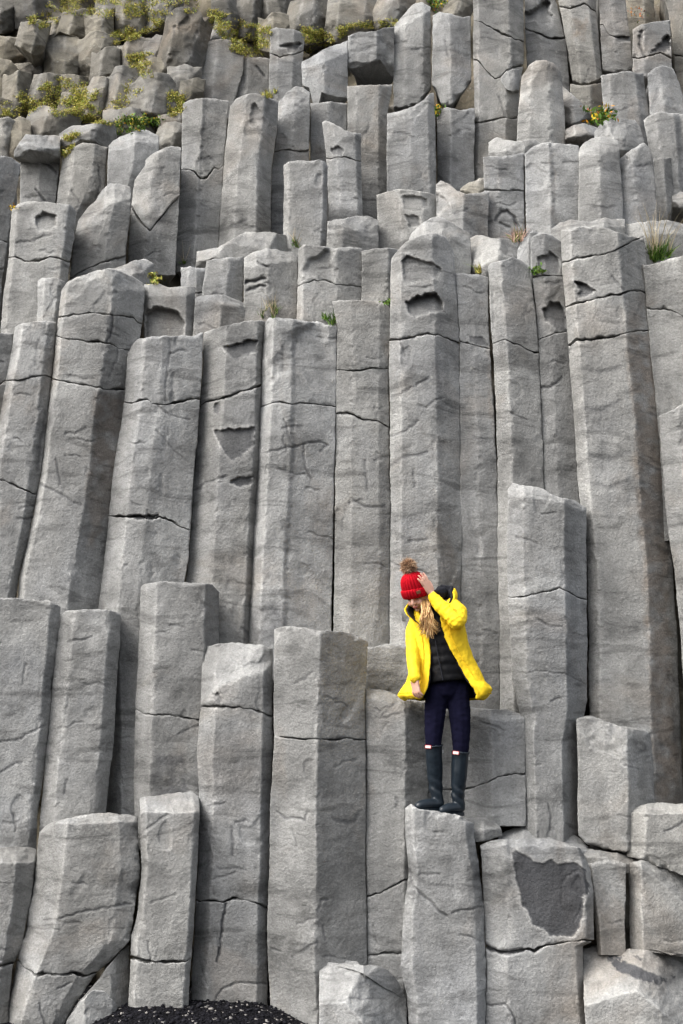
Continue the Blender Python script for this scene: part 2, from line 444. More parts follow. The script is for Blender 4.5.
K('broad tall pillar with one bright upright middle edge, widest of the front row', '274,626 274,735 271,800 268,900 268,955 270,1010 272,1040', '368,632 366,690 366,740 366,860 367,963 366,1040',
  '274,630 280,627 290,625 305,627 320,630 345,632 358,636 368,642', 1042, .02, [(0, .10), (.48, .0), (1, .17)], ['273,736 290,738 320,740 336,740 348,737 367,740'], group=FR, cgap=.9,
  grooves=[('278,812 285,818 300,818 306,821 307,812', 1.2, .008, .6), ('335,820 350,823 358,815', 2.0, .006, .6), ('317,912 322,900 328,900', .9, .008, .6), ('323,925 325,940', .9, .006, .6), ('272,948 280,950', .8, .01, .6)],
  cuts=[(272, 640, 300, 622, .7)], tint=1.03)
K('darker column in the recess between the widest front pillar and the woman', '366,680 366,800 367,963 367,1000', '430,690 428,812 426,1000',
  '366,688 375,689 390,693 406,700 424,702', 1000, .22, [(0, .05), (.62, .0), (1, .16)], ['366,897 380,893 393,886 405,880 428,878', '366,956 380,953 403,953 428,951'], group='second row of columns', tint=1.06, thick=.6,
  grooves=[('382,715 392,706 398,702', .9, .008, .5), ('380,733 390,724', .8, .006, .4)], cuts=[(366, 700, 430, 712, .5)])
K('short column top peeping out directly behind the woman, left of her coat', '366,640 367,720', '426,640 426,720', '366,647 380,646 406,644 426,645', 730, .55, [(0, .02), (.9, .0), (1, .1)], group='second row of columns', tint=.95)
Q('low pale block with a triangular lit top at the foot of the widest front pillar', '319,962 330,963 350,964 372,966 388,970 398,980 403,990 407,1001', '319,1045 407,1045', -.30, group='fallen rocks at the foot of the wall', thick=.38,
  cuts=[(319, 975, 345, 1003, 1.1), (345, 1003, 408, 998, 1.2)], tint=1.1, grooves=[('340,1002 350,999 365,1000 385,999', .9, .006, .4)])
K('pale rough column top on which the woman is standing', '405,800 406,840 409,872 403,913 401,966 407,995 409,1035', '474,815 475,840 479,870 484,907 486,960 486,1035',
  '405,808 411,804 420,809 440,812 460,816 474,823', 1045, .0, [(0, .06), (.12, .0), (.88, .0), (1, .08)], group=FR, tint=1.1*1.04, rim=.028,
  grooves=[('409,868 412,885 420,893 432,903 440,911 447,916', 1.2, .012, .55), ('452,912 465,910 485,906', .8, .010, .6)], toprim=.03, cap=.0, thick=.42)
Q('small rounded lump of rock at the right heel of the woman', '455,822 465,817 480,817 492,820 500,827 502,834', '455,840 472,842 486,841 502,837', .16, group=FR, tint=1.05*1.04, thick=.35, cuts=[(455, 829, 502, 829, 1.6)])
K('block with a large dark grey scar on its pale face', '480,838 483,900 486,945 486,1035', '583,842 590,862 594,890 594,941 583,946 584,1000 588,1035',
  '480,845 490,841 500,840 520,839 545,840 565,842 580,848 585,856 592,872', 1045, .04, [(0, .05), (.22, .0), (.93, .01), (1, .07)],
  ['483,944 490,948 500,951 515,952 524,949 534,951 545,946 560,943 584,940 595,941'], group=FR, tint=1.12*1.04, cgap=1.1, auto=False, cuts=[(480, 846, 583, 846, .8)],
  patches=[('513,852 517,850 526,855 534,861 545,863 552,857 557,863 565,862 575,861 588,870 586,878 591,885 589,895 583,898 584,915 580,930 570,937 550,937 544,930 532,925 528,912 520,905 519,890 515,880', .009, .92, 1.0)],
  grooves=[('562,885 568,875 578,870 586,876 588,892 580,912 574,922', .8, .006, .5), ('562,888 562,905 570,920', .7, .005, .4), ('484,1005 495,1005 505,1003 512,1012 517,1028', .9, .012, .7), ('484,944 492,950 505,952 522,950', 1.8, .03, .9)])
Q('flat pale slab lying level behind the block with the dark scar', '498,836 510,829 527,824 545,826 565,831 580,838 588,847', '498,862 588,862', .20, group='low slabs on the ledge', tint=1.1, cuts=[(498, 843, 588, 851, 1.7)], thick=.4)
Q('thin dark slab tucked in the gap right of the dark scar block', '583,850 600,851 618,853 632,857 641,863', '583,872 641,874', .22, group='low slabs on the ledge', tint=.75, cuts=[(583, 856, 641, 864, 1.8)], thick=.3)
K('slim column between two dark gaps, right of the block with the dark scar', '586,858 590,890 595,920 598,975', '627,858 626,880 625,907 626,975', '591,863 600,861 612,861 626,863', 955, .17, [(0, .10), (.15, 0), (1, .05)], group=FR, tint=.95, thick=.35)
K('bulky block at the right edge with a bright sloping shoulder', '628,860 629,900 630,950', '740,860 740,950', '630,864 641,860 655,864 683,873 740,880', '620,950 640,953 690,957 740,960', .17, [(0, .10), (.12, .0), (1, .02)], group=FR, tint=1.08*1.04,
  cuts=[(636, 864, 690, 907, 1.1)], botrim=.02, thick=.35)
K('bottom right corner block with a black spotted tilted top', '583,944 583,1000 586,1035', '740,944 740,1035', '583,949 600,947 640,949 683,951 740,953', 1045, -.16, [(0, .05), (.48, .0), (1, .14)], group=FR, tint=1.12*1.04, thick=.5, auto=False,
  cuts=[(583, 950, 605, 967, 1.2), (603, 966, 660, 984, 1.2), (658, 985, 740, 962, 1.2)],
  patches=[('608,960 622,959 640,967 657,975 670,979 660,985 640,981 618,972', .004, .95, 0), ('608,950 622,952 618,960 606,962', .004, .9, 0), ('630,956 645,957 640,961', .002, .9, 0), ('668,974 676,973 672,979', .002, .9, 0)])
K('pale block with a flat top at the right edge, under the tallest right column', '626,806 627,856', '740,806 740,900', '626,813 634,808 641,806 659,804 683,804 740,804', '626,856 644,861 676,873 740,890', .22, [(0, .10), (.17, .0), (1, .02)], group='second row of columns', tint=1.1, warm=.02,
  cuts=[(626, 814, 740, 810, 1.6)], botrim=.03)
# ================================================================== second row
SR = 'second row of columns'
K('smooth grey level topped column at the left edge above the lowest corner column', '-40,595 -40,860', '61,603 57,650 52,687 48,730 44,768 38,815 36,860', '-40,598 20,598 50,601 61,607', 900, .34, [(0, 0), (.28, 0), (.9, .02), (1, .08)], group=SR,
  grooves=[('0,743 18,740 32,733 45,724', .9, .008, .5)])
K('slimmer smooth column right beside the left edge column, flat topped', '61,610 52,687 44,768 38,850', '121,611 120,640 117,680 112,760 106,812 104,850', '60,616 66,611 90,609 110,610 121,612', 880, .36, [(0, .09), (.22, .0), (.8, .01), (1, .12)], group=SR,
  grooves=[('84,684 94,683 108,686', 1.3, .006, .5)], stains=[('85,650 105,650 108,700 95,720 84,700', 0, .25)])
K('column with a stained lower half standing over the narrow chipped pillar', '141,582 139,640 136,700 133,780 134,830', '219,588 219,592 218,660 216,790 215,830', '140,588 143,584 165,582 195,582 212,584 219,592', 850, .36, [(0, .12), (.2, .0), (.82, .01), (1, .14)],
  ['135,708 145,714 155,716 165,715 180,717 198,719 218,718'], group=SR, tint=1.0, stains=[('150,752 190,752 190,800 150,800', 0, .7)])
K('tall free standing column with a snapped sloping head, next column right of the woman', '507,486 508,600 512,680 522,720 526,825 526,850', '586,500 587,600 588,700 578,740 578,835 578,850',
  '507,489 512,483 525,485 541,488 550,493 561,498 575,501 586,507', 870, .30, [(0, .07), (.2, .0), (.72, .01), (1, .2)], ['506,597 520,597 535,594 550,591 560,588 568,591 577,597 588,599'], group=SR, tint=1.06,
  grooves=[('523,673 545,671 565,673 577,680 588,684', .7, .007, .4)], cuts=[(506, 494, 560, 503, .9), (545, 500, 590, 512, .8)])
K('shadowed column directly behind the legs and boots of the woman', '428,700 428,830', '525,708 526,770 527,822', '428,703 455,704 472,707 491,709 506,709 522,714', '428,830 500,826 527,826', .30, [(0, .10), (.22, .12), (.65, .0), (1, .04)], ['428,792 470,788 492,780 500,776 525,774'], group=SR, tint=1.05, cuts=[(428, 708, 530, 722, .8)])
K('short stump with an angular broken head at the right, beneath the brown sided column', '576,716 577,760 578,840', '652,728 654,780 655,812 655,850', '576,719 584,716 591,716 605,721 621,727 635,729 648,732 653,736', '576,833 585,843 605,849 626,852 655,850', .28, [(0, .06), (.66, .0), (1, .22)], group=SR,
  cuts=[(574, 724, 622, 765, .28), (590, 724, 655, 741, .6)], botrim=.015)
# ================================================================== the tall columns
TR = 'tall columns of the main wall'
K('partly cut off tall column at the far left edge of the main wall', '-40,330 -40,620', '14,331 10,365 5,406 -6,470 -20,620', '-40,335 0,333 14,334', 640, 0.757, [(0, 0), (.6, 0), (1, .1)], ['-40,392 0,384 10,378'], group=TR)
K('leaning slender column at the left with a bright narrow left side and a flat head', '15,325 10,360 1,406 -8,460 -20,600', '56,322 53,360 47,421 40,476 34,511 20,577 15,600 12,640', '15,327 22,323 40,321 56,322', 640, 0.713, [(0, .14), (.18, .0), (.78, .01), (1, .12)],
  ['5,381 20,380 35,376 45,375 54,378', '-8,478 5,481 20,487 32,493 40,495'], group=TR, tint=1.04, grooves=[('38,340 35,365', 1, .006, .3), ('46,412 40,440 37,470', 2, .006, .6)])
K('massive leaning column with a rounded domed head and a dark right side', '65,280 62,290 58,320 55,345 47,421 40,476 34,511 20,577 14,640', '143,283 145,290 143,320 139,345 133,380 125,420 118,512 100,608 96,640',
  '62,290 68,281 78,277 95,271 108,269 118,270 132,276 143,284', 640, 0.691, [(0, .08), (.06, .0), (.60, .0), (1, .17)],
  ['58,317 72,315 90,313 104,315 120,315 134,317 139,323 146,326', '52,336 70,339 90,342 108,343 118,348 140,351', '48,378 65,381 85,385 103,389 122,390 140,392'], group=TR, tint=1.06,
  grooves=[('112,315 111,330 107,343', 1, .012, .8), ('118,348 116,362 108,378', .8, .008, .5), ('54,400 50,425', 2, .006, .5), ('38,482 55,492 70,500 82,505', 1.3, .008, .6), ('56,460 60,485', 1.4, .006, .6)],
  stains=[('92,390 124,392 116,470 90,500', 0, .45), ('92,390 128,392 120,520 84,560', 2, .7), ('60,495 90,498 92,512 70,512', 0, .5)], cuts=[(60, 305, 100, 276, .5), (110, 276, 146, 300, .5)])  # shade of the right-facing side painted into the rock colour, along with brown
K('tall column with a thick black horizontal crack and an arrow shaped chip half way down', '128,345 125,400 115,460 107,530 98,608 103,700 105,840', '203,332 201,400 194,470 188,560 185,582 180,840',
  '128,353 133,344 138,339 160,336 180,335 192,336 203,333', 850, 0.647, [(0, .14), (.22, .0), (.45, .0), (.62, .03), (1, .09)],
  ['122,402 132,403 140,399 148,399 152,403 165,404 180,402 191,399 203,400', '104,515 115,516 130,517 140,515 147,519 160,517 172,521 180,526 190,529'], group=TR, tint=1.08, cgap=.8,
  patches=[('128,515 160,515 152,521 144,519 138,521', .06, .8, .3)], grooves=[('170,340 168,365 165,400', .9, .006, .4), ('158,405 170,415 190,420', .8, .006, .4), ('156,430 175,450 188,462', .8, .006, .3)],
  cuts=[(128, 347, 150, 330, .6)])
K('tall column with three dark hollows stacked down its face', '204,328 201,400 194,470 188,560 186,583 186,660', '264,320 261,400 259,470 253,560 250,640 250,660', '204,333 210,330 222,326 235,323 250,321 264,321', 660, 0.702, [(0, .16), (.38, .0), (.9, .01), (1, .1)],
  ['200,407 207,403 217,400 228,396 240,392 250,389 262,385'], group=TR, tint=1.04, cgap=.9,
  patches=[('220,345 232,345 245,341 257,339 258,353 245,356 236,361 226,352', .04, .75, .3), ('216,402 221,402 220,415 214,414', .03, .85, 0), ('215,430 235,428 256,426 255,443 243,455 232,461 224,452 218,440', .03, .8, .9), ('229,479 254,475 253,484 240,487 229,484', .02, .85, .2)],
  grooves=[('194,490 210,482 226,476', .9, .01, .6), ('243,628 250,635', 2, .01, .5)], auto=False)
K('broad tall column with a scooped upper face above a cross of fine cracks', '264,318 261,400 258,470 252,560 249,645 249,670', '337,324 336,400 334,470 332,560 331,630 331,670', '264,323 268,318 280,317 300,320 320,323 337,327', 680, 0.636, [(0, .13), (.13, .0), (.40, .0), (.46, .02), (1, .09)],
  ['260,407 268,404 280,402 293,404 300,402 312,403 325,405 338,407'], group=TR, tint=1.08, cgap=.5,
  grooves=[('267,452 285,448 300,445 318,441 327,445 320,452', 1, .01, .7), ('284,420 290,440', .9, .008, .5), ('303,445 304,465 312,480', 1, .008, .6), ('282,345 283,370', 1.3, .006, .3)],
  scoops=[(307, 352, 28, 30, .045, 0)], stains=[('250,610 275,600 300,640 250,650', 0, .5), ('253,570 285,570 285,585 262,582', 0, .35)])
K('column with a plain flat head, right of the broad one with the scooped face', '331,299 337,326 335,450 333,630 333,680', '390,302 389,400 390,512 390,640 390,680', '331,302 340,300 360,300 378,301 385,304 390,309', 690, 0.713, [(0, .04), (.3, .0), (.8, .02), (1, .08)],
  ['333,369 345,370 352,371 370,369 390,369', '333,413 345,412 352,414 362,419 378,421 390,428'], group=TR, tint=.98, grooves=[('353,500 365,506 385,506', 1.6, .008, .6), ('366,460 368,490', 1.3, .006, .4), ('345,505 341,530', .9, .006, .4)],
  stains=[('362,340 384,335 388,365 365,368', 0, .25)])
K('tall pale column with a deep dark socket near its head, just above the woman', '391,252 389,330 390,420 390,640 390,700', '454,252 457,300 459,345 460,430 462,512 461,570 461,700', '391,258 397,251 405,243 420,236 436,233 447,238 453,250 456,262', 710, 0.636, [(0, .07), (.16, .0), (.66, .0), (1, .13)],
  ['388,340 397,339 403,338 415,336 430,334 438,334 447,338 460,345'], group=TR, tint=1.08, cgap=.8,
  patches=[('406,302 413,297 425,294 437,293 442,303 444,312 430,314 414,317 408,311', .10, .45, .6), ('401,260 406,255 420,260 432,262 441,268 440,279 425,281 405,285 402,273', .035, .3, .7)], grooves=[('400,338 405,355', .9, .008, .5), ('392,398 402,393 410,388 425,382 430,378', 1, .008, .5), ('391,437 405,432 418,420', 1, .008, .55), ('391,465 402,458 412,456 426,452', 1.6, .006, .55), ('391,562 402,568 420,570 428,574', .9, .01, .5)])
K('narrow column squeezed beside the one with the deep socket', '454,270 457,300 459,345 460,512 461,700', '488,274 490,340 493,400 497,470 499,560 500,700', '454,273 465,273 478,275 488,278', 720, 0.779, [(0, .02), (.5, .0), (1, .05)], ['457,341 468,344 480,346 492,348'], group=TR, tint=.93,
  patches=[('468,336 484,337 491,346 478,346 469,343', .01, .55, 0)], grooves=[('468,325 475,316', .8, .006, .4), ('474,438 492,438', .9, .006, .5)], stains=[('484,340 494,345 496,470 488,400', 2, .8)])
K('straight two faced column with a pointed pale head and a thin neck crack', '488,262 490,300 493,345 497,450 498,560 500,700', '530,262 530,278 536,313 539,348 542,406 544,490 546,720', '488,266 492,262 500,260 512,257 521,260 531,268', 720, 0.691, [(0, .10), (.3, .0), (1, .13)],
  ['490,345 498,342 505,340 513,343 521,345 530,350 540,353'], group=TR, grooves=[('493,290 494,330', .9, .008, .4), ('524,320 528,305 534,300', .9, .006, .4)])
K('recessed slender column with dark hollows near the head, left of the brown sided giant', '530,232 531,270 536,313 539,348 542,406 544,490 546,520', '562,232 563,260 567,300 571,350 575,420 580,505 582,540', '530,238 540,232 552,234 562,242', 620, 0.79, [(0, .03), (.4, .0), (1, .10)],
  ['531,278 545,275 562,276', '537,339 547,336 556,333 568,333'], group=TR, tint=.92, patches=[('543,309 551,302 560,302 566,314 567,333 558,331 549,322 544,320', .06, .7, .3), ('536,258 552,252 560,258 560,274 540,275', .04, .5, .2)], grooves=[('542,388 552,387 563,378', 1, .01, .7)])
K('giant column with a pale front and a rusty brown right side', '561,228 563,270 567,330 572,400 580,505 587,560 590,715 590,760', '644,236 650,300 658,380 665,440 672,560 678,650 684,810 686,860', '560,231 568,229 580,226 597,226 612,230 628,235 640,238 646,246', 860, 0.592, [(0, .07), (.12, .0), (.69, .0), (1, .19)],
  ['563,262 577,258 590,256 606,254 620,248 632,241 648,236', '564,308 575,304 586,301 600,297 612,294 621,294 630,291 640,290 652,297', '570,345 576,340 590,339 606,338 618,335 629,332 645,331 660,330'], group=TR, tint=1.12, cgap=.9,
  patches=[('574,280 585,283 597,291 587,296 577,297 580,290', .06, .9, .5)], grooves=[('572,345 568,352', 1, .01, .6), ('580,368 600,372 620,368', 2.6, .004, .35), ('585,408 600,410 620,402', 2.6, .004, .4), ('590,455 610,460 630,452', 2.6, .004, .4), ('585,480 610,488 635,478', 2.2, .004, .35), ('640,302 636,320', 1, .008, .4), ('612,275 625,290', 1, .01, .5)],
  stains=[('622,332 662,330 684,812 652,812 640,560', 2, 1.0), ('620,300 642,290 650,330 628,332', 2, .6), ('590,420 632,420 632,430 592,432', 0, .3)], auto=False, lean=0)
K('light topped column at the right edge behind the brown sided giant', '642,262 647,310 655,400 660,440 664,520', '760,240 760,520', '650,265 660,262 683,255 760,245', 540, 0.713, [(0, .05), (.4, 0), (1, 0)], ['650,309 662,309 672,311 690,319 760,325'], group=TR, tint=1.02)
K('column with a slanting head at the right edge, in front of the light topped one', '659,412 666,511 676,587 684,680 690,840', '760,390 760,840', '659,416 670,411 683,404 760,390', 850, 0.581, [(0, .06), (.2, 0), (1, 0)], group=TR, tint=1.1)
# ================================================================== broken heads behind the tall columns
UR = 'broken column heads behind the main wall'
K('cube headed column at the left with a carved square hollow', '12,206 8,260 4,290 0,330', '77,208 74,240 70,260 67,300 66,335', '12,209 18,204 26,202 50,203 70,205 77,212', 345, 1.2, [(0, .05), (.08, .0), (.86, .0), (1, .09)], ['6,257 15,257 25,261 40,260 50,257 68,261'], group=UR, tint=1.03,
  patches=[('35,217 44,212 56,214 57,224 50,231 38,230', .06, .3, .6)], grooves=[('16,243 35,240 50,235', .9, .01, .5)], cgap=.8)
K('dull column on the left edge behind the cube headed one', '-40,155 -40,350', '21,162 17,190 12,210 5,260 2,280 -2,350', '-40,154 0,156 12,158 21,164', 350, 1.45, [(0, 0), (.6, 0), (1, .1)], ['-40,240 0,240 6,243'], group=UR, tint=.95)
K('small pale stub between the cube headed column and the domed giant', '38,280 36,330', '66,281 62,310 58,335', '37,282 42,277 55,278 66,281', 345, .95, 0, group=UR, tint=1.05, cuts=[(36, 292, 68, 280, .5)])
K('column with a stepped slanting left shoulder over the domed giant', '88,205 78,222 74,240 71,262 68,310', '131,182 130,215 126,258 125,310', '70,262 76,228 88,207 97,198 102,190 110,183 120,184 131,187', 320, 1.35, [(0, .14), (.42, .0), (.62, .0), (1, .1)], ['70,278 90,267 105,262 126,255'], group=UR,
  cuts=[(70, 250, 112, 190, .8), (100, 208, 135, 196, .9)])
Q('broad pale broken slab resting above the domed giant', '72,280 90,274 108,270 120,266 135,261 147,259 155,264', '72,312 155,312', 1.12, group=UR, tint=1.12, cuts=[(72, 290, 155, 270, 1.2), (140, 262, 148, 300, .6)])
K('short column with an arched overhang and a hollow under it, right of the domed giant', '144,283 144,350', '196,284 192,350', '144,285 158,284 170,288 180,287 196,287', 355, .98, [(0, .05), (.1, .0), (.82, .0), (1, .08)], group=UR,
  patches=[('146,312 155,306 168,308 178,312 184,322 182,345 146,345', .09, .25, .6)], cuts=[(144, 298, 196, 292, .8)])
K('small column with a tilted cap beside the arched overhang', '195,293 191,350', '248,296 247,350', '195,298 208,295 224,295 237,299 248,303', 350, .96, [(0, .05), (.5, .0), (1, .14)], group=UR, tint=1.02, cuts=[(194, 303, 248, 306, .8)])
K('low stub half hidden in the gap above the tilted cap', '180,262 180,300', '208,264 207,300', '180,268 190,267 207,268', 305, 1.15, 3, ['180,294 207,293'], group=UR)
K('square stub with two plain faces above the tilted cap', '207,256 200,310', '244,255 243,310', '207,260 215,259 228,258 244,256', 315, 1.08, [(0, .04), (.58, .0), (1, .14)], group=UR, tint=.97)
Q('low rubble step behind the two faced stub', '196,252 215,250 232,240 245,232 258,233 270,232 290,236 304,246', '196,268 304,268', 1.3, group=UR, tint=1.0)
K('blocky column with short dark cuts on its left face, left of centre', '244,255 244,320', '298,256 297,320', '244,258 252,252 267,249 280,250 293,252 298,258', 322, 1.02, [(0, .03), (.42, .0), (1, .12)], group=UR, tint=1.04,
  grooves=[('246,282 255,280 265,278', 1.6, .03, .9), ('247,290 258,286 265,286', 1.2, .02, .8), ('258,262 268,266', 1.0, .02, .7)], cuts=[(244, 265, 298, 258, .7)])
K('pale squared column with a shallow basin carved in its face', '299,245 296,330', '362,247 361,330', '299,249 304,245 320,246 334,248 350,247 362,248', 330, .98, [(0, .06), (.08, .0), (.62, .0), (1, .10)], ['296,287 305,284 315,280 325,279 336,284 350,285 362,287'], group=UR, tint=1.08,
  scoops=[(322, 266, 16, 14, .05, .12)])
K('plain narrow column head right of the pale squared column', '361,248 361,320', '404,250 403,320', '361,251 375,248 390,248 404,251', 320, 1.0, 1, group=UR)
K('half hidden rough head above the pale squared column', '327,218 326,260', '378,217 378,260', '327,221 340,218 355,216 369,216 378,220', 262, 1.25, [(0, .04), (.3, 0), (1, .14)], group=UR, cuts=[(327, 232, 378, 226, .8)])
K('bulky column head with a dimpled upper corner, centre of the upper wall', '376,190 378,260', '437,194 438,260', '376,195 388,191 399,189 415,190 434,194 438,200', 262, 1.35, [(0, .06), (.4, .0), (.75, .02), (1, .12)], group=UR, tint=1.0, patches=[('402,197 414,194 426,198 428,207 416,212 404,208', .03, .15, .4), ('405,214 418,216 421,227 410,229', .025, .3, .2)])
K('column head with a bright wavy sloping left face', '436,182 436,250', '489,190 488,250', '436,185 441,181 450,185 458,191 466,194 476,193 489,191', 252, 1.32, [(0, .10), (.52, .0), (1, .13)], group=UR, tint=1.05, cuts=[(436, 215, 470, 192, .6)], scoops=[(441, 202, 7, 9, .05, .2)])
Q('little brown slab wedged at the upper centre', '460,189 470,182 484,178 490,182', '460,196 490,200', 1.5, group=UR, warm=.1)
Q('round shouldered boulder like head over the column with the deep socket', '406,247 412,233 424,222 437,216 447,220 458,226 470,234 471,244', '406,300 471,300', 1.05, group=UR, tint=1.06, name='basalt_column', cat='rock column', cuts=[(406, 250, 440, 222, .8), (440, 222, 472, 250, .7), (408, 236, 470, 238, .6)])
Q('low rough stub just right of the round shouldered head', '468,240 476,235 490,238 505,239 518,243', '468,285 518,285', 1.05, group=UR, tint=1.02)
Q('tilted pale block beside the giant brown sided column', '517,250 523,238 531,231 541,233 548,240', '517,290 548,290', .92, group=UR, tint=1.1, cuts=[(517, 262, 535, 228, .9), (538, 230, 544, 290, .9)])
Q('thin layered slab crowning the brown sided giant', '551,228 560,222 571,219 590,222 606,218 612,220 625,219', '551,244 625,246', .85, group=UR, tint=1.1, cuts=[(551, 229, 625, 226, 1.5)])
K('low sloping head behind the tall dry grass at the right', '620,224 620,290', '684,222 686,290', '620,229 632,223 650,221 668,220 684,224', 290, 1.0, [(0, .05), (.4, .0), (1, .1)], group=UR, tint=1.02, cuts=[(620, 240, 684, 232, .9)])
K('right edge head above the light topped column', '682,222 684,300', '760,222 760,300', '682,226 700,222 760,222', 300, 1.05, 1, group=UR)
# ================================================================== middle tier
VR = 'columns of the middle tier'
K('two block column with a curved dent low on its face, upper right of centre', '483,153 484,189 488,250', '524,152 524,190 525,250', '483,158 490,156 501,156 512,154 524,153', 258, 1.42, [(0, .03), (.35, .0), (1, .07)], ['483,190 500,190 512,191 524,190'], group=VR, tint=1.0, grooves=[('496,219 501,212 508,211 515,218 517,225', 1.6, .03, .8), ('500,222 510,228', 1.2, .02, .5)])
K('column with a dark stripe down the middle of two equal faces', '525,150 526,250', '579,144 580,250', '525,154 530,150 536,146 550,142 565,144 579,146', 255, 1.40, [(0, .08), (.46, .0), (.54, .02), (1, .06)], group=VR, stains=[('551,150 557,150 557,220 551,220', 2, .8)])
K('column with a wide pale sloping head, right of the one with the dark stripe', '578,145 579,250', '619,136 622,180 625,250', '578,150 584,143 591,138 600,136 610,138 619,141', 255, 1.38, [(0, .06), (.5, .0), (1, .12)], group=VR, tint=1.03, cuts=[(578, 158, 620, 150, .9)])
K('column with a sharp horn at its upper right corner', '619,150 621,180 625,250', '648,142 653,160 658,215 660,250', '619,160 626,154 634,148 644,143 649,148 653,162', 255, 1.44, [(0, .05), (.4, .0), (1, .10)], group=VR, cuts=[(619, 186, 645, 140, 1.0)])
K('small plain column beside the horned one', '652,156 656,230', '671,156 673,200 675,230', '652,159 662,157 671,158', 235, 1.7, 1, group=VR, tint=.93)
K('plain rough block column with a square head, middle tier left of centre', '283,160 284,250', '328,162 327,200 325,250', '283,166 288,162 296,161 308,161 319,159 325,161 328,166', 262, 1.45, [(0, .06), (.12, .0), (.9, .0), (1, .08)], group=VR, tint=1.03, chip=1.5)
K('very tall upper column with an oval scar near its head', '231,97 227,130 222,190 218,262', '279,99 277,130 271,170 271,262', '230,106 236,99 246,95 255,93 266,96 279,103', 268, 1.75, [(0, .12), (.3, .0), (.70, .0), (1, .18)], group=VR, tint=1.02, scoops=[(257, 116, 8, 10, .04, .2)], cuts=[(230, 112, 250, 92, .6)])
K('upper column with a deep zigzag crack, left of the one with the oval scar', '183,100 182,170 176,244 175,270', '229,100 226,135 224,167 218,262', '183,104 190,100 205,98 216,99 229,101', 272, 1.78, [(0, .08), (.42, .0), (.48, .02), (1, .10)], ['180,170 190,170 195,172 201,178 208,177 215,168 219,170 226,163'], group=VR, tint=1.0, cgap=.9)
K('slightly sunken upper column with a chipped neck right of the oval scar', '279,97 277,130 271,170 271,262', '310,88 309,140 308,262', '279,102 287,92 296,87 303,88 310,93', 262, 1.95, [(0, .04), (.5, .0), (1, .08)], ['272,152 282,149 290,151 300,152 310,150'], group=VR, tint=.97, cuts=[(279, 118, 310, 100, .6)])
K('column with a lopsided pointed head and a rounded broken plate', '145,165 134,180 131,205 128,270', '182,145 180,197 175,270', '132,182 138,170 146,160 155,152 164,147 172,145 182,148', 275, 1.6, [(0, .12), (.35, .0), (.6, .02), (1, .08)], ['130,205 136,215 142,223 150,231 156,222 163,214 170,206 180,196'], group=VR, cgap=.9, tint=1.02, cuts=[(132, 190, 166, 142, .6)])
K('rounded sloping column head half behind the lopsided one', '109,138 107,200', '159,134 158,160 140,200', '108,146 114,140 126,134 138,130 148,130 159,136', 215, 1.8, [(0, .08), (.5, .0), (1, .12)], group=VR, cuts=[(108, 152, 159, 140, .8)])
K('broad cracked column with a mossy left shoulder in the upper left', '63,145 57,200 50,235', '108,144 105,190 88,210 80,235', '62,152 70,147 82,143 95,144 108,147', 240, 1.86, [(0, .10), (.25, .0), (.7, .0), (1, .10)], group=VR, grooves=[('98,165 101,185 95,200', 1, .01, .6), ('70,190 80,205', 1, .01, .5)], warm=.02)
K('column head with a diagonal crack at the upper left', '20,155 20,230', '60,155 57,190 52,230', '20,158 30,155 45,157 60,158', 235, 1.92, [(0, .05), (.5, .0), (1, .08)], group=VR, grooves=[('38,158 48,165 56,172', 1, .02, .8), ('36,190 45,202', 1, .02, .7)], tint=.97)
Q('overhanging slab with a black gap under it at the upper left', '14,152 20,142 26,134 42,135 60,136', '14,158 24,156 30,150 45,153 60,158', 1.80, group=VR, thick=.7, tint=1.0)
Q('tilted flat slab over the broad cracked column', '59,134 69,127 90,124 114,121 117,126', '59,150 80,140 95,142 108,148 117,142', 1.88, group=VR, tint=1.05)
Q('weathered block on the left edge below the rubble', '-30,124 0,118 8,117 20,122', '-30,175 20,170', 2.0, group=VR, warm=.03)
# ================================================================== upper tier
WR = 'columns of the upper tier'
K('dark recessed column under the overhanging slanted block', '310,98 310,250', '347,98 348,250', '310,104 330,102 347,103', 255, 2.1, 4, group=WR, tint=.9)
K('column with a dished head and dark notch, under the overhang', '321,120 327,165 329,240', '361,128 361,165 364,240', '320,126 324,120 334,123 345,130 352,132 361,133', 242, 1.75, [(0, .06), (.3, .0), (.85, .0), (1, .1)], ['322,158 330,159 345,157 355,161 364,162'], group=WR, patches=[('329,149 338,145 345,150 342,156 333,156', .04, .6, .3)])
K('flat faced column below the block with black hollows', '347,84 348,240', '393,82 388,110 387,240', '347,86 365,85 380,85 393,84', 235, 2.1, [(0, .04), (.2, .0), (.75, .0), (1, .10)], group=WR, tint=.96)
K('column with a concave sweeping head rising to a right hand point', '387,108 386,215', '434,90 436,130 437,215', '387,113 396,112 405,109 414,107 424,100 430,93 434,92', 215, 1.95, [(0, .04), (.5, .0), (.86, .02), (1, .09)], group=WR, tint=1.04, cuts=[(387, 135, 434, 100, .5)])
K('column with a yellow flowering cushion at its head', '437,100 438,215', '474,100 475,215', '437,108 450,108 460,110 474,108', 215, 2.12, 2, group=WR, tint=.97)
K('broad two tone column broken by a bold V shaped crack', '471,-30 473,20 474,60 474,110 474,200', '522,-30 524,30 524,60 519,90 517,150 517,200', '471,-28 522,-28', 205, 2.2, [(0, .05), (.1, .0), (.72, .0), (1, .14)],
  ['472,20 482,23 490,27 500,32 507,35 524,42', '472,60 478,60 485,68 490,75 495,79 501,76 506,70 512,68 524,66', '474,123 485,122 500,118 520,117'], group=WR, tint=.98, cgap=.8, warm=.02)
Q('little rounded plug caught in the V shaped crack', '500,77 506,71 513,69 519,70', '500,82 506,88 512,91 519,90', 2.185, group=WR, cuts=[], rim=.01)
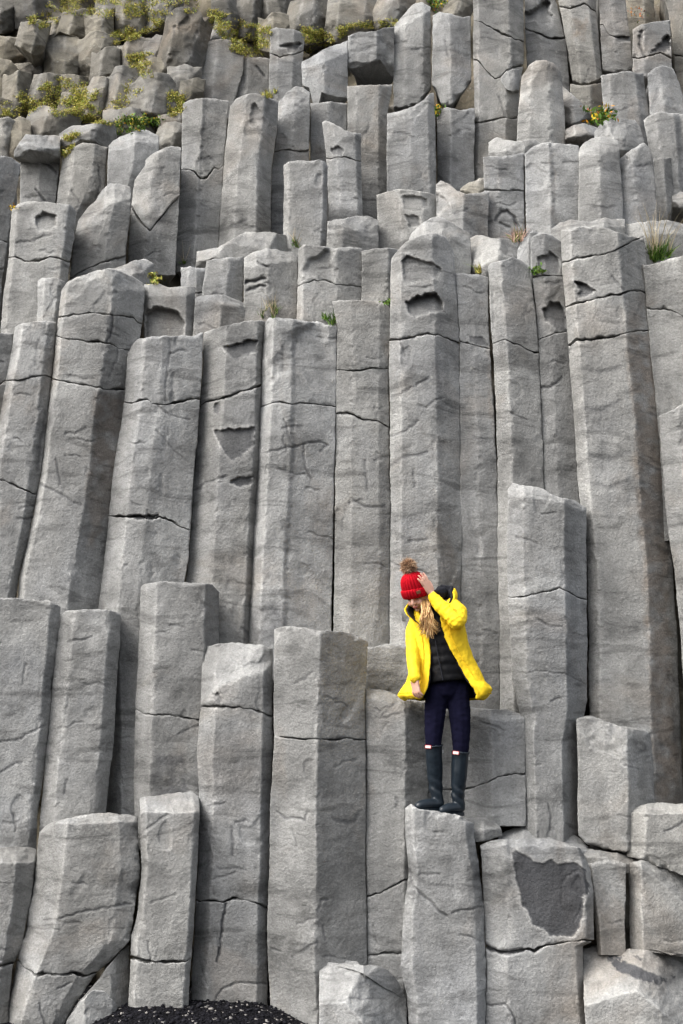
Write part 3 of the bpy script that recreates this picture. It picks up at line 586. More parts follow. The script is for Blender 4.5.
K('big pale column with a blunt peaked head at the upper right', '522,68 518,110 516,160', '561,70 565,110 566,160', '521,78 528,67 536,61 545,60 553,63 558,68 562,76', 165, 1.9, [(0, .08), (.25, .0), (.7, .0), (1, .12)], group=WR, tint=1.06, chip=1.5, cuts=[(521, 100, 545, 62, .5), (548, 60, 566, 95, .5)])
Q('row of low crumbled pale ends beneath the big peaked column', '488,142 497,137 510,140 522,141 535,139 541,144 548,149', '488,165 548,165', 1.5, group=WR, tint=1.08, name='basalt_block')
Q('wedge shaped rock leaning by the flowering plant', '562,86 570,92 580,101 588,110 592,116', '562,128 575,124 592,118', 2.0, group=WR, tint=1.02)
Q('dark flat rock under the wedge by the flowering plant', '565,130 575,125 586,124 600,128', '565,142 600,142', 1.9, group=WR, tint=.8)
Q('rounded boulder right beneath the flowering plant', '594,132 600,124 610,118 622,118 636,120 641,127 644,140', '594,158 644,160', 1.6, group=WR)
K('column with a pale chipped head behind the flowering plant', '600,73 603,110 604,150', '644,72 650,115 648,160', '600,76 612,73 630,71 644,73', 158, 2.15, [(0, .05), (.2, .0), (.8, .0), (1, .12)], group=WR, tint=1.0)
K('dark stub behind the flowering plant', '570,80 572,140', '602,80 603,140', '570,84 585,85 602,83', 142, 2.32, 1, group=WR, tint=.82, warm=.05)
K('small peaked column at the upper right edge', '648,70 651,130', '674,67 684,100 686,130', '648,74 655,67 662,65 674,68', 135, 2.15, [(0, .08), (.4, 0), (1, .12)], group=WR)
K('twin faced column at the right edge above the dry grass', '643,114 650,158 655,225', '760,110 760,225', '643,121 650,115 659,111 683,114 760,114', 232, 1.75, [(0, .05), (.1, .0), (.25, .0), (.3, .05), (1, .05)], group=WR)
Q('little dark boulder beside the tall dry grass', '672,196 680,192 700,194', '672,208 700,215', 1.5, group=WR, tint=.8)
# ------------------------------------------------------------------ top tier
XR = 'columns of the top tier'
K('short column with a squared head under the mossy bank', '203,42 199,110', '243,40 243,70 232,112', '203,46 210,41 220,39 232,40 243,42', 118, 2.45, [(0, .08), (.35, .0), (1, .08)], group=XR, tint=1.04)
Q('pale weathered cap above the squared head', '203,33 206,24 215,20 228,23 232,34', '203,44 232,42', 2.6, group=XR, tint=1.12)
K('low column with a leaning head below the yellow green moss', '233,60 231,110', '270,58 269,110', '232,72 238,64 246,58 258,57 270,58', 112, 2.5, [(0, .06), (.4, 0), (1, .1)], group=XR, grooves=[('257,67 266,77', 1, .02, .8)])
K('column with a collar crack and small nose rock, under the moss bank', '270,28 269,110', '305,32 303,60 301,110', '270,30 276,27 285,28 296,30 305,35', 112, 2.35, [(0, .05), (.25, .0), (.7, .0), (1, .12)], ['268,52 280,57 292,55 305,50'], group=XR, scoops=[(292, 47, 8, 5, .07, .5)])
Q('large slanted block overhanging a black hollow', '302,62 311,57 322,51 334,46 348,41', '302,86 309,88 314,110 318,108 322,93 332,96 348,98', 2.15, group=XR, name='basalt_column', cat='rock column', tint=1.06, thick=1.0, cuts=[(302, 70, 349, 52, .8), (306, 110, 306, 50, .4)])
Q('column end with a sagging broken underside and black hollows', '348,36 360,32 375,31 384,28 394,27', '348,68 356,69 366,66 374,62 380,60 388,72 394,80', 2.2, group=XR, name='basalt_column', cat='rock column', thick=1.0, cuts=[(348, 62, 380, 50, .0), (394, 62, 348, 62, .9)])
K('tall smooth column with a pale slanted head at the top centre', '394,22 393,50 393,112', '431,8 431,50 432,112', '393,26 400,18 407,10 414,4 422,2 431,7', '393,108 408,107 420,104 432,88', 2.3, [(0, .06), (.3, .0), (.8, .01), (1, .12)], group=XR, tint=1.04, cuts=[(393, 32, 431, 10, .9)], botrim=.03)
K('bullet shaped column ending in a point, right of the pale slanted head', '433,13 432,75', '470,14 472,55 471,90', '433,16 440,12 450,14 462,17 470,16', '432,84 437,92 441,104 446,108 455,101 464,92 471,82', 2.2, [(0, .10), (.45, .0), (1, .10)], group=XR, tint=1.02, cuts=[(433, 32, 450, 12, .6)], botrim=.04)
K('upper column with a hollow neck that runs out of the top of the view', '523,-30 524,0 527,70', '556,-30 556,0 566,44 571,100', '523,-26 556,-26', 110, 2.4, [(0, .05), (.4, 0), (1, .1)], ['522,28 532,30 540,33 547,38 552,39 566,37'], group=XR, scoops=[(540, 14, 14, 11, .10, .2)])
K('long tapering column stained warm brown near its top', '557,-30 558,0 566,44 572,79', '595,-30 596,0 602,79', '557,-26 595,-26', '571,80 580,83 586,84 594,81 603,78', 2.35, [(0, .06), (.3, .0), (.8, .0), (1, .1)], ['555,6 570,8 585,4 597,12'], group=XR, stains=[('568,15 590,15 586,40 574,45', 2, 1.0)], warm=.03, botrim=.03)
K('column with three stacked blocks at the upper right', '597,-30 599,0 602,67 603,80', '626,-30 626,0 634,70 635,80', '597,-26 626,-26', '601,72 620,72 635,70', 2.38, [(0, .04), (.5, 0), (1, .08)], ['597,24 604,25 610,34 618,38 636,36'], group=XR, botrim=.03, scoops=[(624, 39, 9, 4, .06, .7)])
K('stubby block column with a dark triangular cavity', '633,24 633,70', '671,22 672,62 673,70', '633,29 641,24 655,22 671,20', 76, 2.3, [(0, .05), (.3, .0), (1, .08)], ['633,58 645,56 660,53 673,58'], group=XR, patches=[('649,53 658,44 668,34 671,36 671,50 662,54', .10, .8, .4)], grooves=[('642,30 640,45 646,57', 1.2, .03, .6)])
K('brownish column partly hidden behind the stubby block', '624,-30 630,70', '652,-30 660,70', '624,-26 652,-26', 80, 2.7, 1, group=XR, tint=.8, warm=.1)
K('column at the top right corner', '655,-30 668,10 672,30 676,80', '760,-30 760,80', '655,-26 760,-26', 130, 2.42, [(0, .05), (.3, 0), (1, .05)], ['672,54 683,56 760,56'], group=XR, warm=.06, tint=.92)
Q('bare boulder at the top of the view left of the pale slanted head', '329,12 336,3 346,-4 360,-6 370,-2 376,10', '329,30 345,32 360,32 376,30', 2.75, tint=1.12)
Q('smooth grey boulder touching the pale slanted head', '374,4 382,-6 396,-12 410,-10 410,4', '374,28 388,26 400,20 410,8', 2.7)
Q('brown capstone above the bullet shaped column', '446,-6 460,-10 472,-8', '446,8 460,12 472,10', 2.6, warm=.05)
# ================================================================== rubble of the upper left slope
Q('big dark nearly black boulder at the top of the slope', '163,30 166,16 176,8 188,6 200,10 205,22 206,40', '163,60 175,66 190,69 206,60', 2.35, tint=.62, chip=3)
Q('dark wedge of rock left of the dark twin wedges, top edge', '213,0 222,-8 232,-8 238,4', '213,18 225,22 238,24', 2.9, tint=.7)
Q('dark leaning wedge between the moss bank and the top edge', '238,-4 250,-10 262,-8', '238,24 250,28 262,24', 2.95, tint=.75)
Q('second dark leaning wedge, just left of the round pale boulder', '262,-8 275,-12 292,-6', '262,26 278,28 292,12', 3.0, tint=.68)
Q('round pale boulder bedded in the mossy bank', '260,30 264,20 272,12 281,12 288,22', '260,38 275,41 288,38', 2.55, tint=.98, warm=.05)
Q('tall dark fin shaped rock at the top edge', '289,20 294,4 303,-6 318,-10 330,-4', '289,28 303,33 318,32 330,30', 2.8, tint=.72)
Q('smooth upright slab at the top edge above the little moss tuft', '118,-8 132,-12 148,-10', '118,24 130,30 144,22 148,0', 2.95, warm=.04)
Q('leaning smooth slab beside the dark boulder, top edge', '146,0 156,-10 180,-10', '146,24 156,18 164,12 180,6', 2.9, tint=.95)
Q('pale fan shaped slab in the upper left corner area', '86,30 92,16 100,9 108,8 113,14', '86,36 98,38 113,36', 2.85, warm=.05, tint=1.05)
Q('tilted plate right of the mossy ridge, upper left', '60,22 72,12 84,8 90,14', '60,34 75,40 90,34', 2.92, warm=.06)
Q('overhanging cube with a pale under edge in the upper left', '18,27 26,22 36,20 46,26', '18,34 30,42 36,45 46,38', 2.6, thick=.9, tint=1.05, warm=.04)
Q('large smooth rounded slab below the fan shaped slab', '74,58 80,40 90,32 100,30 110,34 112,44', '74,76 90,72 104,62 112,54', 2.75, tint=1.0, warm=.05)
Q('long leaning block with rusty face left of the smooth rounded slab', '46,48 54,38 62,33 70,36 76,48', '46,80 58,84 70,80 76,70', 2.72, tint=.98, warm=.06)
Q('dark rock standing beside the black cleft', '24,40 30,33 38,34 46,44', '24,88 34,90 46,80', 2.8, tint=.85)
Q('brown boulder on the left edge under the overhanging cube', '-30,40 0,36 12,38 22,46', '-30,66 10,68 22,64', 2.7, warm=.08, tint=.98)
Q('stepped block on the left edge above the mossy ledge', '-30,60 0,58 10,60 18,70 26,78', '-30,98 12,100 26,96', 2.6, warm=.06)
Q('upright blocky stone left of the black cleft', '4,84 8,76 18,70 27,72 29,80', '4,98 16,101 29,98', 2.45, warm=.05)
Q('stone leaning across the foot of the black cleft', '30,82 40,74 50,72 58,80', '30,98 44,100 58,96', 2.45, tint=.85)
Q('small rounded stone under the long leaning block', '58,82 68,74 78,76 84,84', '58,94 70,96 84,94', 2.5, tint=.95, warm=.05)
Q('knobbly mossy sided rock in the middle of the rubble', '92,66 97,54 105,47 114,46 118,54', '92,74 106,76 118,70', 2.5, tint=.85)
Q('pale triangular peak right of the knobbly rock', '116,64 122,48 130,37 138,35 144,44', '116,70 130,68 144,58', 2.55, tint=1.02, warm=.03)
Q('leaning wedge under the tuft beside the dark boulder', '140,56 147,42 156,34 164,36 165,48', '140,66 155,70 165,64', 2.55, tint=.98)
Q('weathered stone with a rusty head above the wide peaked block', '136,70 144,60 154,56 164,58 168,68', '136,80 150,82 168,78', 2.35, warm=.08, tint=1.02)
Q('rounded pillar end left of the wide peaked block', '106,100 109,78 115,66 124,64 134,68 138,78', '106,112 120,112 134,104 138,90', 2.25, tint=1.02)
Q('slim pointed rock left of the rounded pillar end', '82,108 87,88 93,77 102,76 108,84', '82,118 95,117 108,108', 2.28, tint=1.0)
Q('wide block with a low peak in the middle of the rubble', '127,102 133,84 142,74 156,72 168,74 176,84 178,96', '127,110 145,116 162,121 178,112', 2.15, tint=1.03)
Q('pale stone under the big dark boulder', '168,74 175,67 184,64 194,67 200,74', '168,82 182,86 200,78', 2.25, tint=1.03)
Q('dark little block beneath the pale stone, by the green cushion', '179,88 186,80 198,78 202,84', '179,100 190,102 202,98', 2.2, tint=.8, warm=.04)
Q('low pale flat stone above the green flowering cushion', '106,118 114,110 126,107 142,108 152,116', '106,126 130,127 152,124', 2.1, tint=1.15)
Q('jagged wide rock in the left part of the mossy ledge', '27,128 32,112 40,104 50,106 62,112 76,122', '27,138 50,136 76,134', 2.1, tint=.95)
Q('low pointed stone behind the jagged wide rock', '62,104 72,92 80,88 86,96', '62,116 75,118 86,114', 2.35, warm=.04)
Q('upright stone at the left end of the mossy ledge', '8,134 12,120 20,116 28,120 30,132', '8,152 20,154 30,148', 2.0, warm=.05)
Q('narrow leaning stone right of the green flowering cushion', '154,140 158,128 166,122 176,121 181,128', '154,152 168,152 181,150', 1.95, tint=1.0)
Q('small stone in the gap above the zigzag cracked column', '160,122 168,114 178,112 186,118', '160,128 175,130 186,126', 2.1, tint=.9)
Q('half buried stone on the left slope under the upright blocky stone', '-30,104 0,98 10,100 16,110', '-30,122 8,122 16,118', 2.25, tint=.95, warm=.05)
Q('rounded stone in the mossy slope near the knobbly rock', '60,102 64,92 72,86 80,90 82,100', '60,108 72,110 82,106', 2.42, tint=.92, warm=.05)
Q('flat stone beside the mossy strip at the upper left', '46,26 52,18 62,15 70,20', '46,34 58,36 70,30', 3.0, warm=.05)
Q('dark flat stone in the top left corner', '-30,2 -5,-4 8,2 18,8', '-30,26 4,22 18,18', 3.0, tint=.5)
Q('second dark stone of the top left corner, nearer the moss', '16,4 24,-6 38,-8 46,2', '16,18 30,20 46,14', 3.05, tint=.55)
Q('upright stone above the moss between the two smooth slabs', '96,6 102,-6 112,-8 118,2', '96,20 108,22 118,16', 3.0, tint=.95)

# ------------------------------------------------------------------ the cliff behind, the beach
def interp_back(py):
    d = np.interp(py, [-80, 0, 60, 130, 200, 260, 330, 600, 1100], [3.6, 3.3, 3.0, 2.6, 2.35, 2.1, 1.6, 1.35, 1.2])
    return 1+(d-1)*2.0
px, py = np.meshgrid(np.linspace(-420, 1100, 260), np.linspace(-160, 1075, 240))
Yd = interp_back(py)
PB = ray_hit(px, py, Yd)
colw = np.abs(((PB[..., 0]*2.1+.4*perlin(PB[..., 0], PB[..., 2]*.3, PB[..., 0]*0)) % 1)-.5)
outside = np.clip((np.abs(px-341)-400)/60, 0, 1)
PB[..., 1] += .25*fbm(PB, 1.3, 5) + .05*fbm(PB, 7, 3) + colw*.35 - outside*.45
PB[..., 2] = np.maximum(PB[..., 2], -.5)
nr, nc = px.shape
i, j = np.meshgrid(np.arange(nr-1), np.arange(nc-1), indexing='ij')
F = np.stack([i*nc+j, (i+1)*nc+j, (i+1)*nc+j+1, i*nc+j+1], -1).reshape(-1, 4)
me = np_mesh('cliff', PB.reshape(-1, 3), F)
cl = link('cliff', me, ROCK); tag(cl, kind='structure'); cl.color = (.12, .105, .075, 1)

def ground_z(x, y):
    a = -.14 + .175*np.exp(-((x+.93)/.70)**4)*np.exp(-((y-.1)/.5)**2) + .05*np.exp(-((x+2.3)/.5)**2)
    a = a + .02*perlin(x*1.3, y*1.3, x*0+.5) + .012*perlin(x*5, y*5, x*0+3.5)
    return a - .03*np.clip(-y-1, 0, 6)
gx = np.concatenate([-np.geomspace(4, 600, 30)[::-1], np.linspace(-3.9, 3.9, 240), np.geomspace(4, 600, 30)])
gy = np.concatenate([-np.geomspace(3, 600, 30)[::-1], np.linspace(-2.9, 1.2, 130), [2, 4, 10, 40]])
GX, GY = np.meshgrid(gx, gy)
GZ = ground_z(GX, GY)
nr, nc = GX.shape
i, j = np.meshgrid(np.arange(nr-1), np.arange(nc-1), indexing='ij')
F = np.stack([i*nc+j, i*nc+j+1, (i+1)*nc+j+1, (i+1)*nc+j], -1).reshape(-1, 4)
t = NT('black_gravel'); pos = t.new('ShaderNodeNewGeometry').outputs['Position']
vor = t.new('ShaderNodeTexVoronoi', i_Scale=55.0); t.lk(pos, vor.inputs['Vector'])
sep = t.new('ShaderNodeSeparateColor'); t.lk(vor.outputs['Color'], sep.inputs[0])
f = t.math('MULTIPLY', t.rng(sep.outputs[0], .0, 1, .5, 1.5), t.rng(vor.outputs['Distance'], .0, .7, 1.2, .5))
sp = t.rng(sep.outputs[1], .93, .96, 0, 1)
c = t.mix(sp, t.scalecol((.009, .009, .012), f), (.22, .21, .2)); t.lk(c, t.b.inputs['Base Color']); t.b.inputs['Roughness'].default_value = .95; t.b.inputs['Specular IOR Level'].default_value = .1
bp = t.new('ShaderNodeBump', i_Strength=1.0, i_Distance=.02); bp.invert = True; t.lk(vor.outputs['Distance'], bp.inputs['Height']); t.lk(bp.outputs[0], t.b.inputs['Normal'])
g = link('ground', np_mesh('ground', np.stack([GX, GY, GZ], -1).reshape(-1, 3), F), t.m); tag(g, kind='structure')

# loose pebbles at the foot of the wall
bm = bmesh.new(); bmesh.ops.create_icosphere(bm, subdivisions=1, radius=1)
iv = np.array([v.co[:] for v in bm.verts]); ifc = np.array([[v.index for v in f.verts] for f in bm.faces]); bm.free()
rs = np.random.RandomState(5)
N = 9000; x = rs.uniform(-3.2, 2.6, N); y = rs.uniform(-1.3, .35, N); r = .004+.010*rs.rand(N)**2.2
r = np.where(rs.rand(N) < .02, r*2.0, r)
sc = rs.uniform(.6, 1.3, (N, 1, 3))*r[:, None, None]*np.array([1.2, 1.1, .7])
Vp = iv[None]*sc*(1+.15*rs.normal(size=(N, len(iv), 1)))
Vp = Vp + np.stack([x, y, ground_z(x, y)+r*.35], -1)[:, None]
Fp = ifc[None]+(np.arange(N)*len(iv))[:, None, None]
t = NT('pebbles'); geo = t.new('ShaderNodeNewGeometry')
rp = geo.outputs['Random Per Island']
c = t.mix(t.rng(rp, .93, .97, 0, 1), t.scalecol((.010, .010, .013), t.rng(rp, 0, .86, .5, 1.5)), (.30, .28, .26))
t.lk(c, t.b.inputs['Base Color']); t.b.inputs['Roughness'].default_value = .9; t.b.inputs['Specular IOR Level'].default_value = .15
pb = link('pebbles', np_mesh('pebbles', Vp.reshape(-1, 3), None, Fp.reshape(-1, 3)), t.m); tag(pb, 'black beach pebbles heaped along the foot of the columns', 'pebbles', kind='stuff')
# ------------------------------------------------------------------ plants on the ledges
bpy.context.view_layer.update()
DG = bpy.context.evaluated_depsgraph_get()
def surf(px, py):
    xc = (px-341.5)/FPX; yc = (512-py)/FPX
    v = Vector((xc, CT-yc*ST, ST+yc*CT)).normalized()
    ok, loc, nrm, *_ = SC.ray_cast(DG, Vector(CAM), v)
    return (np.array(loc), np.array(nrm), v) if ok else (None, None, v)
def leaf_mat(name, cols, rough=.7):
    t = NT(name); rp = t.new('ShaderNodeNewGeometry').outputs['Random Per Island']
    cr = t.new('ShaderNodeValToRGB'); cr.color_ramp.interpolation = 'CONSTANT'
    e = cr.color_ramp.elements
    e[0].color = (*cols[0], 1); e[1].position = 1/len(cols); e[1].color = (*cols[1], 1)
    for k in range(2, len(cols)): q = e.new(k/len(cols)); q.color = (*cols[k], 1)
    t.lk(rp, cr.inputs[0]); t.lk(cr.outputs[0], t.b.inputs['Base Color']); t.b.inputs['Roughness'].default_value = rough
    t.b.inputs['Specular IOR Level'].default_value = .2
    return t.m
G_MOSS = leaf_mat('moss_leaves', [(.34, .34, .07), (.42, .38, .09), (.22, .30, .05), (.48, .42, .12), (.28, .33, .06), (.55, .48, .10), (.26, .20, .07)])
G_GREEN = leaf_mat('green_leaves', [(.06, .13, .02), (.10, .20, .03), (.05, .09, .02), (.16, .24, .04)])
G_FLOWER = leaf_mat('yellow_petals', [(.62, .42, .02), (.75, .55, .04), (.55, .25, .02)])
G_RED = leaf_mat('autumn_leaves', [(.40, .09, .03), (.5, .22, .03), (.12, .15, .03)])
G_DRY = leaf_mat('dry_straw', [(.42, .36, .24), (.50, .43, .30), (.33, .27, .17)])
G_PINK = leaf_mat('faded_pink_stems', [(.42, .25, .20), (.36, .28, .18), (.20, .24, .06), (.48, .32, .26)])
rg = np.random.RandomState(21)
def blades(bases, h, wdt, bend=.5, up=(0, -.25, 1), seg=3, jit=.45):
    V = []; F = []
    for b in bases:
        hh = h*rg.uniform(.5, 1.25); a = rg.uniform(0, 6.28)
        dr = np.array(up)+rg.normal(size=3)*jit; dr /= np.linalg.norm(dr)
        side = np.cross(dr, [math.cos(a), math.sin(a), .1]); side /= np.linalg.norm(side)
        bd = rg.normal(size=3)*bend*np.array([1, 1, .3])+[0, 0, -.35*bend]
        k0 = len(V)
        for k in range(seg+1):
            u = k/seg; c = b+dr*hh*u+bd*hh*u*u; w = wdt*(1-u)**.7*.5+.0004
            V += [c-side*w, c+side*w]
        for k in range(seg): i = k0+2*k; F.append([i, i+1, i+3, i+2])
    return np.array(V), np.array(F)
def leaves(bases, size, spread, ntot):
    """leaf shaped quads around the base points"""
    V = []; F = []
    for _ in range(ntot):
        b = bases[rg.randint(len(bases))]+rg.normal(size=3)*spread*np.array([1, .7, .6])+[0, -.01, spread*.5]
        n = rg.normal(size=3); n[1] -= .6; n /= np.linalg.norm(n); a = np.cross(n, rg.normal(size=3)); a /= np.linalg.norm(a); c = np.cross(n, a)
        s = size*rg.uniform(.6, 1.3); k0 = len(V)
        V += [b-a*s, b-c*s*.42+n*s*.1, b+a*s, b+c*s*.42+n*s*.1]; F.append([k0, k0+1, k0+2, k0+3])
    return np.array(V), np.array(F)
def hits(poly, n):
    P = pts(poly); x0, y0 = P.min(0); x1, y1 = P.max(0); out = []
    k = 0
    while len(out) < n and k < n*8:
        k += 1; x = rg.uniform(x0, x1); y = rg.uniform(y0, y1)
        if not in_poly(np.array([x]), np.array([y]), P)[0]: continue
        if perlin(np.array([x*.12]), np.array([y*.16]), np.array([.5]))[0] < -.12: continue
        l, nn, v = surf(x, y)
        if l is not None: out.append(l-np.array(v)*.004)
    return out
# the moss and grass bank: nobody could count its blades
allb = []
for poly, n in (('40,4 80,-6 140,-6 205,-4 205,12 160,16 120,20 60,14', 900), ('14,96 30,90 60,78 84,82 90,108 60,118 30,112', 650), ('104,38 122,30 150,19 164,20 160,28 135,40 112,46', 420),
                ('203,10 222,12 246,24 272,28 270,54 250,58 232,52 212,28', 900), ('302,28 320,30 348,28 346,36 330,46 306,54', 480), ('166,94 180,90 186,100 182,118 168,118', 220), ('60,136 80,134 72,150 64,160', 160),
                ('66,98 96,88 104,112 88,124 70,118', 380), ('126,56 152,52 150,66 134,74', 200), ('345,25 395,20 396,27 345,31', 160), ('0,104 28,100 30,116 0,118', 140), ('20,20 50,14 60,22 40,30', 160), ('108,108 150,60 156,80 120,112', 120), ('84,112 118,118 112,126 84,122', 120)):
    allb += hits(poly, n)
V, F = blades(allb, .042, .010, .8, seg=2)
V2, F2 = leaves(allb, .011, .020, 24000)
gr = link('grass', np_mesh('grass', np.vstack([V, V2]), np.vstack([F, F2+len(V)])), G_MOSS); tag(gr, 'olive and yellow moss and short grass on the rubble slope', 'grass', kind='stuff')

def plant(name, label, cat, poly, parts, group='plants growing in cracks of the wall', n=20):
    hs_ = hits(poly, n)
    if not hs_: hs_ = [surf(*pts(poly)[0])[0]]
    base = np.mean(hs_, 0)
    meshes = []
    for pn, kind, mat, cnt, sz, sp in parts:
        if kind == 'blades':
            bs = [hs_[rg.randint(len(hs_))]+rg.normal(size=3)*[.01, .01, .003] for _ in range(cnt)]
            V, F = blades(bs, sz, sp, .35, jit=.28)
        elif kind == 'stalks':
            bs = [hs_[rg.randint(len(hs_))] for _ in range(cnt)]
            V, F = blades(bs, sz, sp, .25, jit=.22, seg=5)
        else: V, F = leaves(hs_, sz, sp, cnt)
        meshes.append((pn, V, F, mat))
    if len(meshes) == 1:
        pn, V, F, mat = meshes[0]; o = link(name, np_mesh(name, V-base, F), mat, None, tuple(base)); tag(o, label, cat, group, 'thing')
    else:
        r = empty(name, tuple(base)); tag(r, label, cat, group, 'thing')
        for pn, V, F, mat in meshes: link(pn, np_mesh(pn, V-base, F), mat, r)
plant('flowering_plant', 'bushy green plant with yellow and red leaves on the upper right rocks', 'plant', '583,120 588,113 606,112 610,120 598,126 586,126', [('leaves', 'l', G_GREEN, 260, .032, .05), ('yellow_flowers', 'l', G_FLOWER, 90, .028, .055), ('red_leaves', 'l', G_RED, 70, .024, .06)])
plant('cushion_plant', 'bright green cushion with pale yellow flowers under the mossy slope', 'plant', '116,124 128,119 160,121 160,130 140,131 117,135', [('leaves', 'l', G_GREEN, 700, .022, .03), ('yellow_flowers', 'l', G_FLOWER, 60, .018, .045), ('grass_blades', 'blades', G_MOSS, 200, .09, .009)], n=90)
plant('cushion_plant', 'small yellow flowering cushion at the head of an upper column', 'plant', '435,108 443,106 443,118 436,118', [('leaves', 'l', G_GREEN, 110, .022, .03), ('yellow_flowers', 'l', G_FLOWER, 60, .022, .025)])
plant('flowering_plant', 'green and yellow tuft on top of the bullet shaped column', 'plant', '428,2 446,2 446,10 432,12', [('leaves', 'l', G_GREEN, 200, .026, .04), ('yellow_flowers', 'l', G_FLOWER, 60, .02, .05)])
plant('grass_tuft', 'yellowish tuft beside the column with the oval scar', 'grass', '262,94 276,92 278,98 264,99', [('b', 'blades', G_MOSS, 150, .07, .009)])
plant('grass_tuft', 'faded pink tuft above the straight two faced column', 'grass', '510,240 524,236 524,242 512,244', [('b', 'blades', G_PINK, 120, .12, .008)])
plant('green_sprig', 'tiny bright green sprig beside the pointed pale column head', 'plant', '529,268 537,268 537,275 530,275', [('l', 'l', G_GREEN, 90, .018, .028)])
plant('grass_tuft', 'green tuft with tall pale dry stalks at the right edge', 'grass', '650,258 668,254 670,262 652,264', [('grass_blades', 'blades', G_GREEN, 260, .13, .009), ('dry_stalks', 'stalks', G_DRY, 50, .42, .007)])
plant('grass_tuft', 'straw coloured tuft in the gap above the broad column with the scooped face', 'grass', '258,312 276,308 276,318 262,320', [('grass_blades', 'blades', G_GREEN, 40, .08, .008), ('dry_stalks', 'stalks', G_DRY, 40, .16, .006)])
plant('grass_tuft', 'short green tuft at the right corner of the broad scooped column', 'grass', '322,318 336,320 335,326 324,325', [('b', 'blades', G_GREEN, 90, .08, .008)])
plant('green_sprig', 'feathery green sprig left of the deep dark socket', 'plant', '381,300 390,300 389,306 382,306', [('l', 'l', G_GREEN, 80, .016, .02)])
plant('moss_clump', 'yellow moss clump right of the domed giant', 'moss', '150,276 162,276 162,284 151,285', [('l', 'l', G_MOSS, 200, .018, .03)])
plant('dry_stalk', 'bent dry stalk with a green foot above the small tilted cap', 'grass', '184,264 190,262 190,268 185,268', [('grass_blades', 'blades', G_GREEN, 30, .06, .008), ('dry_stalks', 'stalks', G_DRY, 5, .26, .007)])
plant('grass_tuft', 'small tuft with thin dry stalks over the pale squared column', 'grass', '292,242 300,242 300,248 293,248', [('grass_blades', 'blades', G_GREEN, 40, .06, .008), ('dry_stalks', 'stalks', G_DRY, 8, .14, .006)])
plant('grass_tuft', 'little yellow tuft above the narrow squeezed column', 'grass', '474,268 486,266 486,273 476,273', [('b', 'blades', G_MOSS, 90, .08, .008)])
plant('moss_clump', 'orange moss dot beside the cube headed column', 'moss', '9,204 17,203 16,210 10,210', [('l', 'l', G_FLOWER, 40, .014, .02)])
plant('moss_clump', 'rusty moss patch beside the stubby block with the cavity', 'moss', '628,10 640,10 640,24 630,24', [('l', 'l', G_RED, 60, .016, .05)])
# ================================================================== the woman
PY0 = .13
def PP(x, y, dy=0.0): return ray_hit(x, y, PY0+dy)
def sphere_bm(bm, c, r, sub=2):
    m = Matrix.Translation(Vector(c)) @ Matrix.Diagonal((*((r, r, r) if np.isscalar(r) else r), 1))
    bmesh.ops.create_icosphere(bm, subdivisions=sub, radius=1, matrix=m)
def chain(bm, P):
    """a tapering limb through (point, radius) stations"""
    P = [(np.array(p, float), r) for p, r in P]
    for k in range(len(P)-1):
        (a, ra), (b, rb) = P[k], P[k+1]
        p0 = P[k-1][0] if k else a-(b-a)*.5; p3 = P[k+2][0] if k+2 < len(P) else b+(b-a)*.5
        n = max(2, int(np.linalg.norm(b-a)/(min(ra, rb)*.30))+1)
        for i in range(n+1):
            t = i/n
            c = .5*((2*a)+(-p0+b)*t+(2*p0-5*a+4*b-p3)*t*t+(-p0+3*a-3*b+p3)*t**3)
            c = c*.5+(a*(1-t)+b*t)*.5
            sphere_bm(bm, c, ra*(1-t)+rb*t, 2)
def ellip(bm, c, axes, rad, sub=3):
    """ellipsoid with its own axes (rows of axes)"""
    M = Matrix(np.array(axes).T.tolist()).to_4x4()
    m = Matrix.Translation(Vector(c)) @ M @ Matrix.Diagonal((*rad, 1))
    bmesh.ops.create_icosphere(bm, subdivisions=sub, radius=1, matrix=m)
def fuse(name, bm, voxel, smooth=3, fac=.5):
    me = bpy.data.meshes.new('tmp'); bm.to_mesh(me); bm.free()
    o = bpy.data.objects.new('tmp', me); COL.objects.link(o)
    m = o.modifiers.new('r', 'REMESH'); m.mode = 'VOXEL'; m.voxel_size = voxel; m.use_smooth_shade = True
    s = o.modifiers.new('s', 'SMOOTH'); s.iterations = smooth; s.factor = fac
    bpy.context.view_layer.update()
    ev = o.evaluated_get(bpy.context.evaluated_depsgraph_get())
    out = bpy.data.meshes.new_from_object(ev); out.name = name
    bpy.data.objects.remove(o); bpy.data.meshes.remove(me)
    out.polygons.foreach_set('use_smooth', np.ones(len(out.polygons), bool))
    return out
def verts(me):
    a = np.empty(len(me.vertices)*3, np.float32); me.vertices.foreach_get('co', a); return a.reshape(-1, 3).astype(float)
def norms(me):
    a = np.empty(len(me.vertices)*3, np.float32); me.vertices.foreach_get('normal', a); return a.reshape(-1, 3).astype(float)
def setv(me, V): me.vertices.foreach_set('co', np.asarray(V, np.float32).ravel()); me.update()
def part(name, me, mat, parent, base):
    setv(me, verts(me)-base); return link(name, me, mat, parent)

BASE = PP(446, 812, 0)
def ground_under(p):
    ok, loc, *_ = SC.ray_cast(DG, Vector((p[0], p[1], p[2]+.35)), Vector((0, 0, -1)))
    return loc[2] if ok else p[2]
soleL = PP(432, 807, -.02); soleR = PP(453, 812, -.01)
zL = ground_under(soleL); zR = ground_under(soleR)

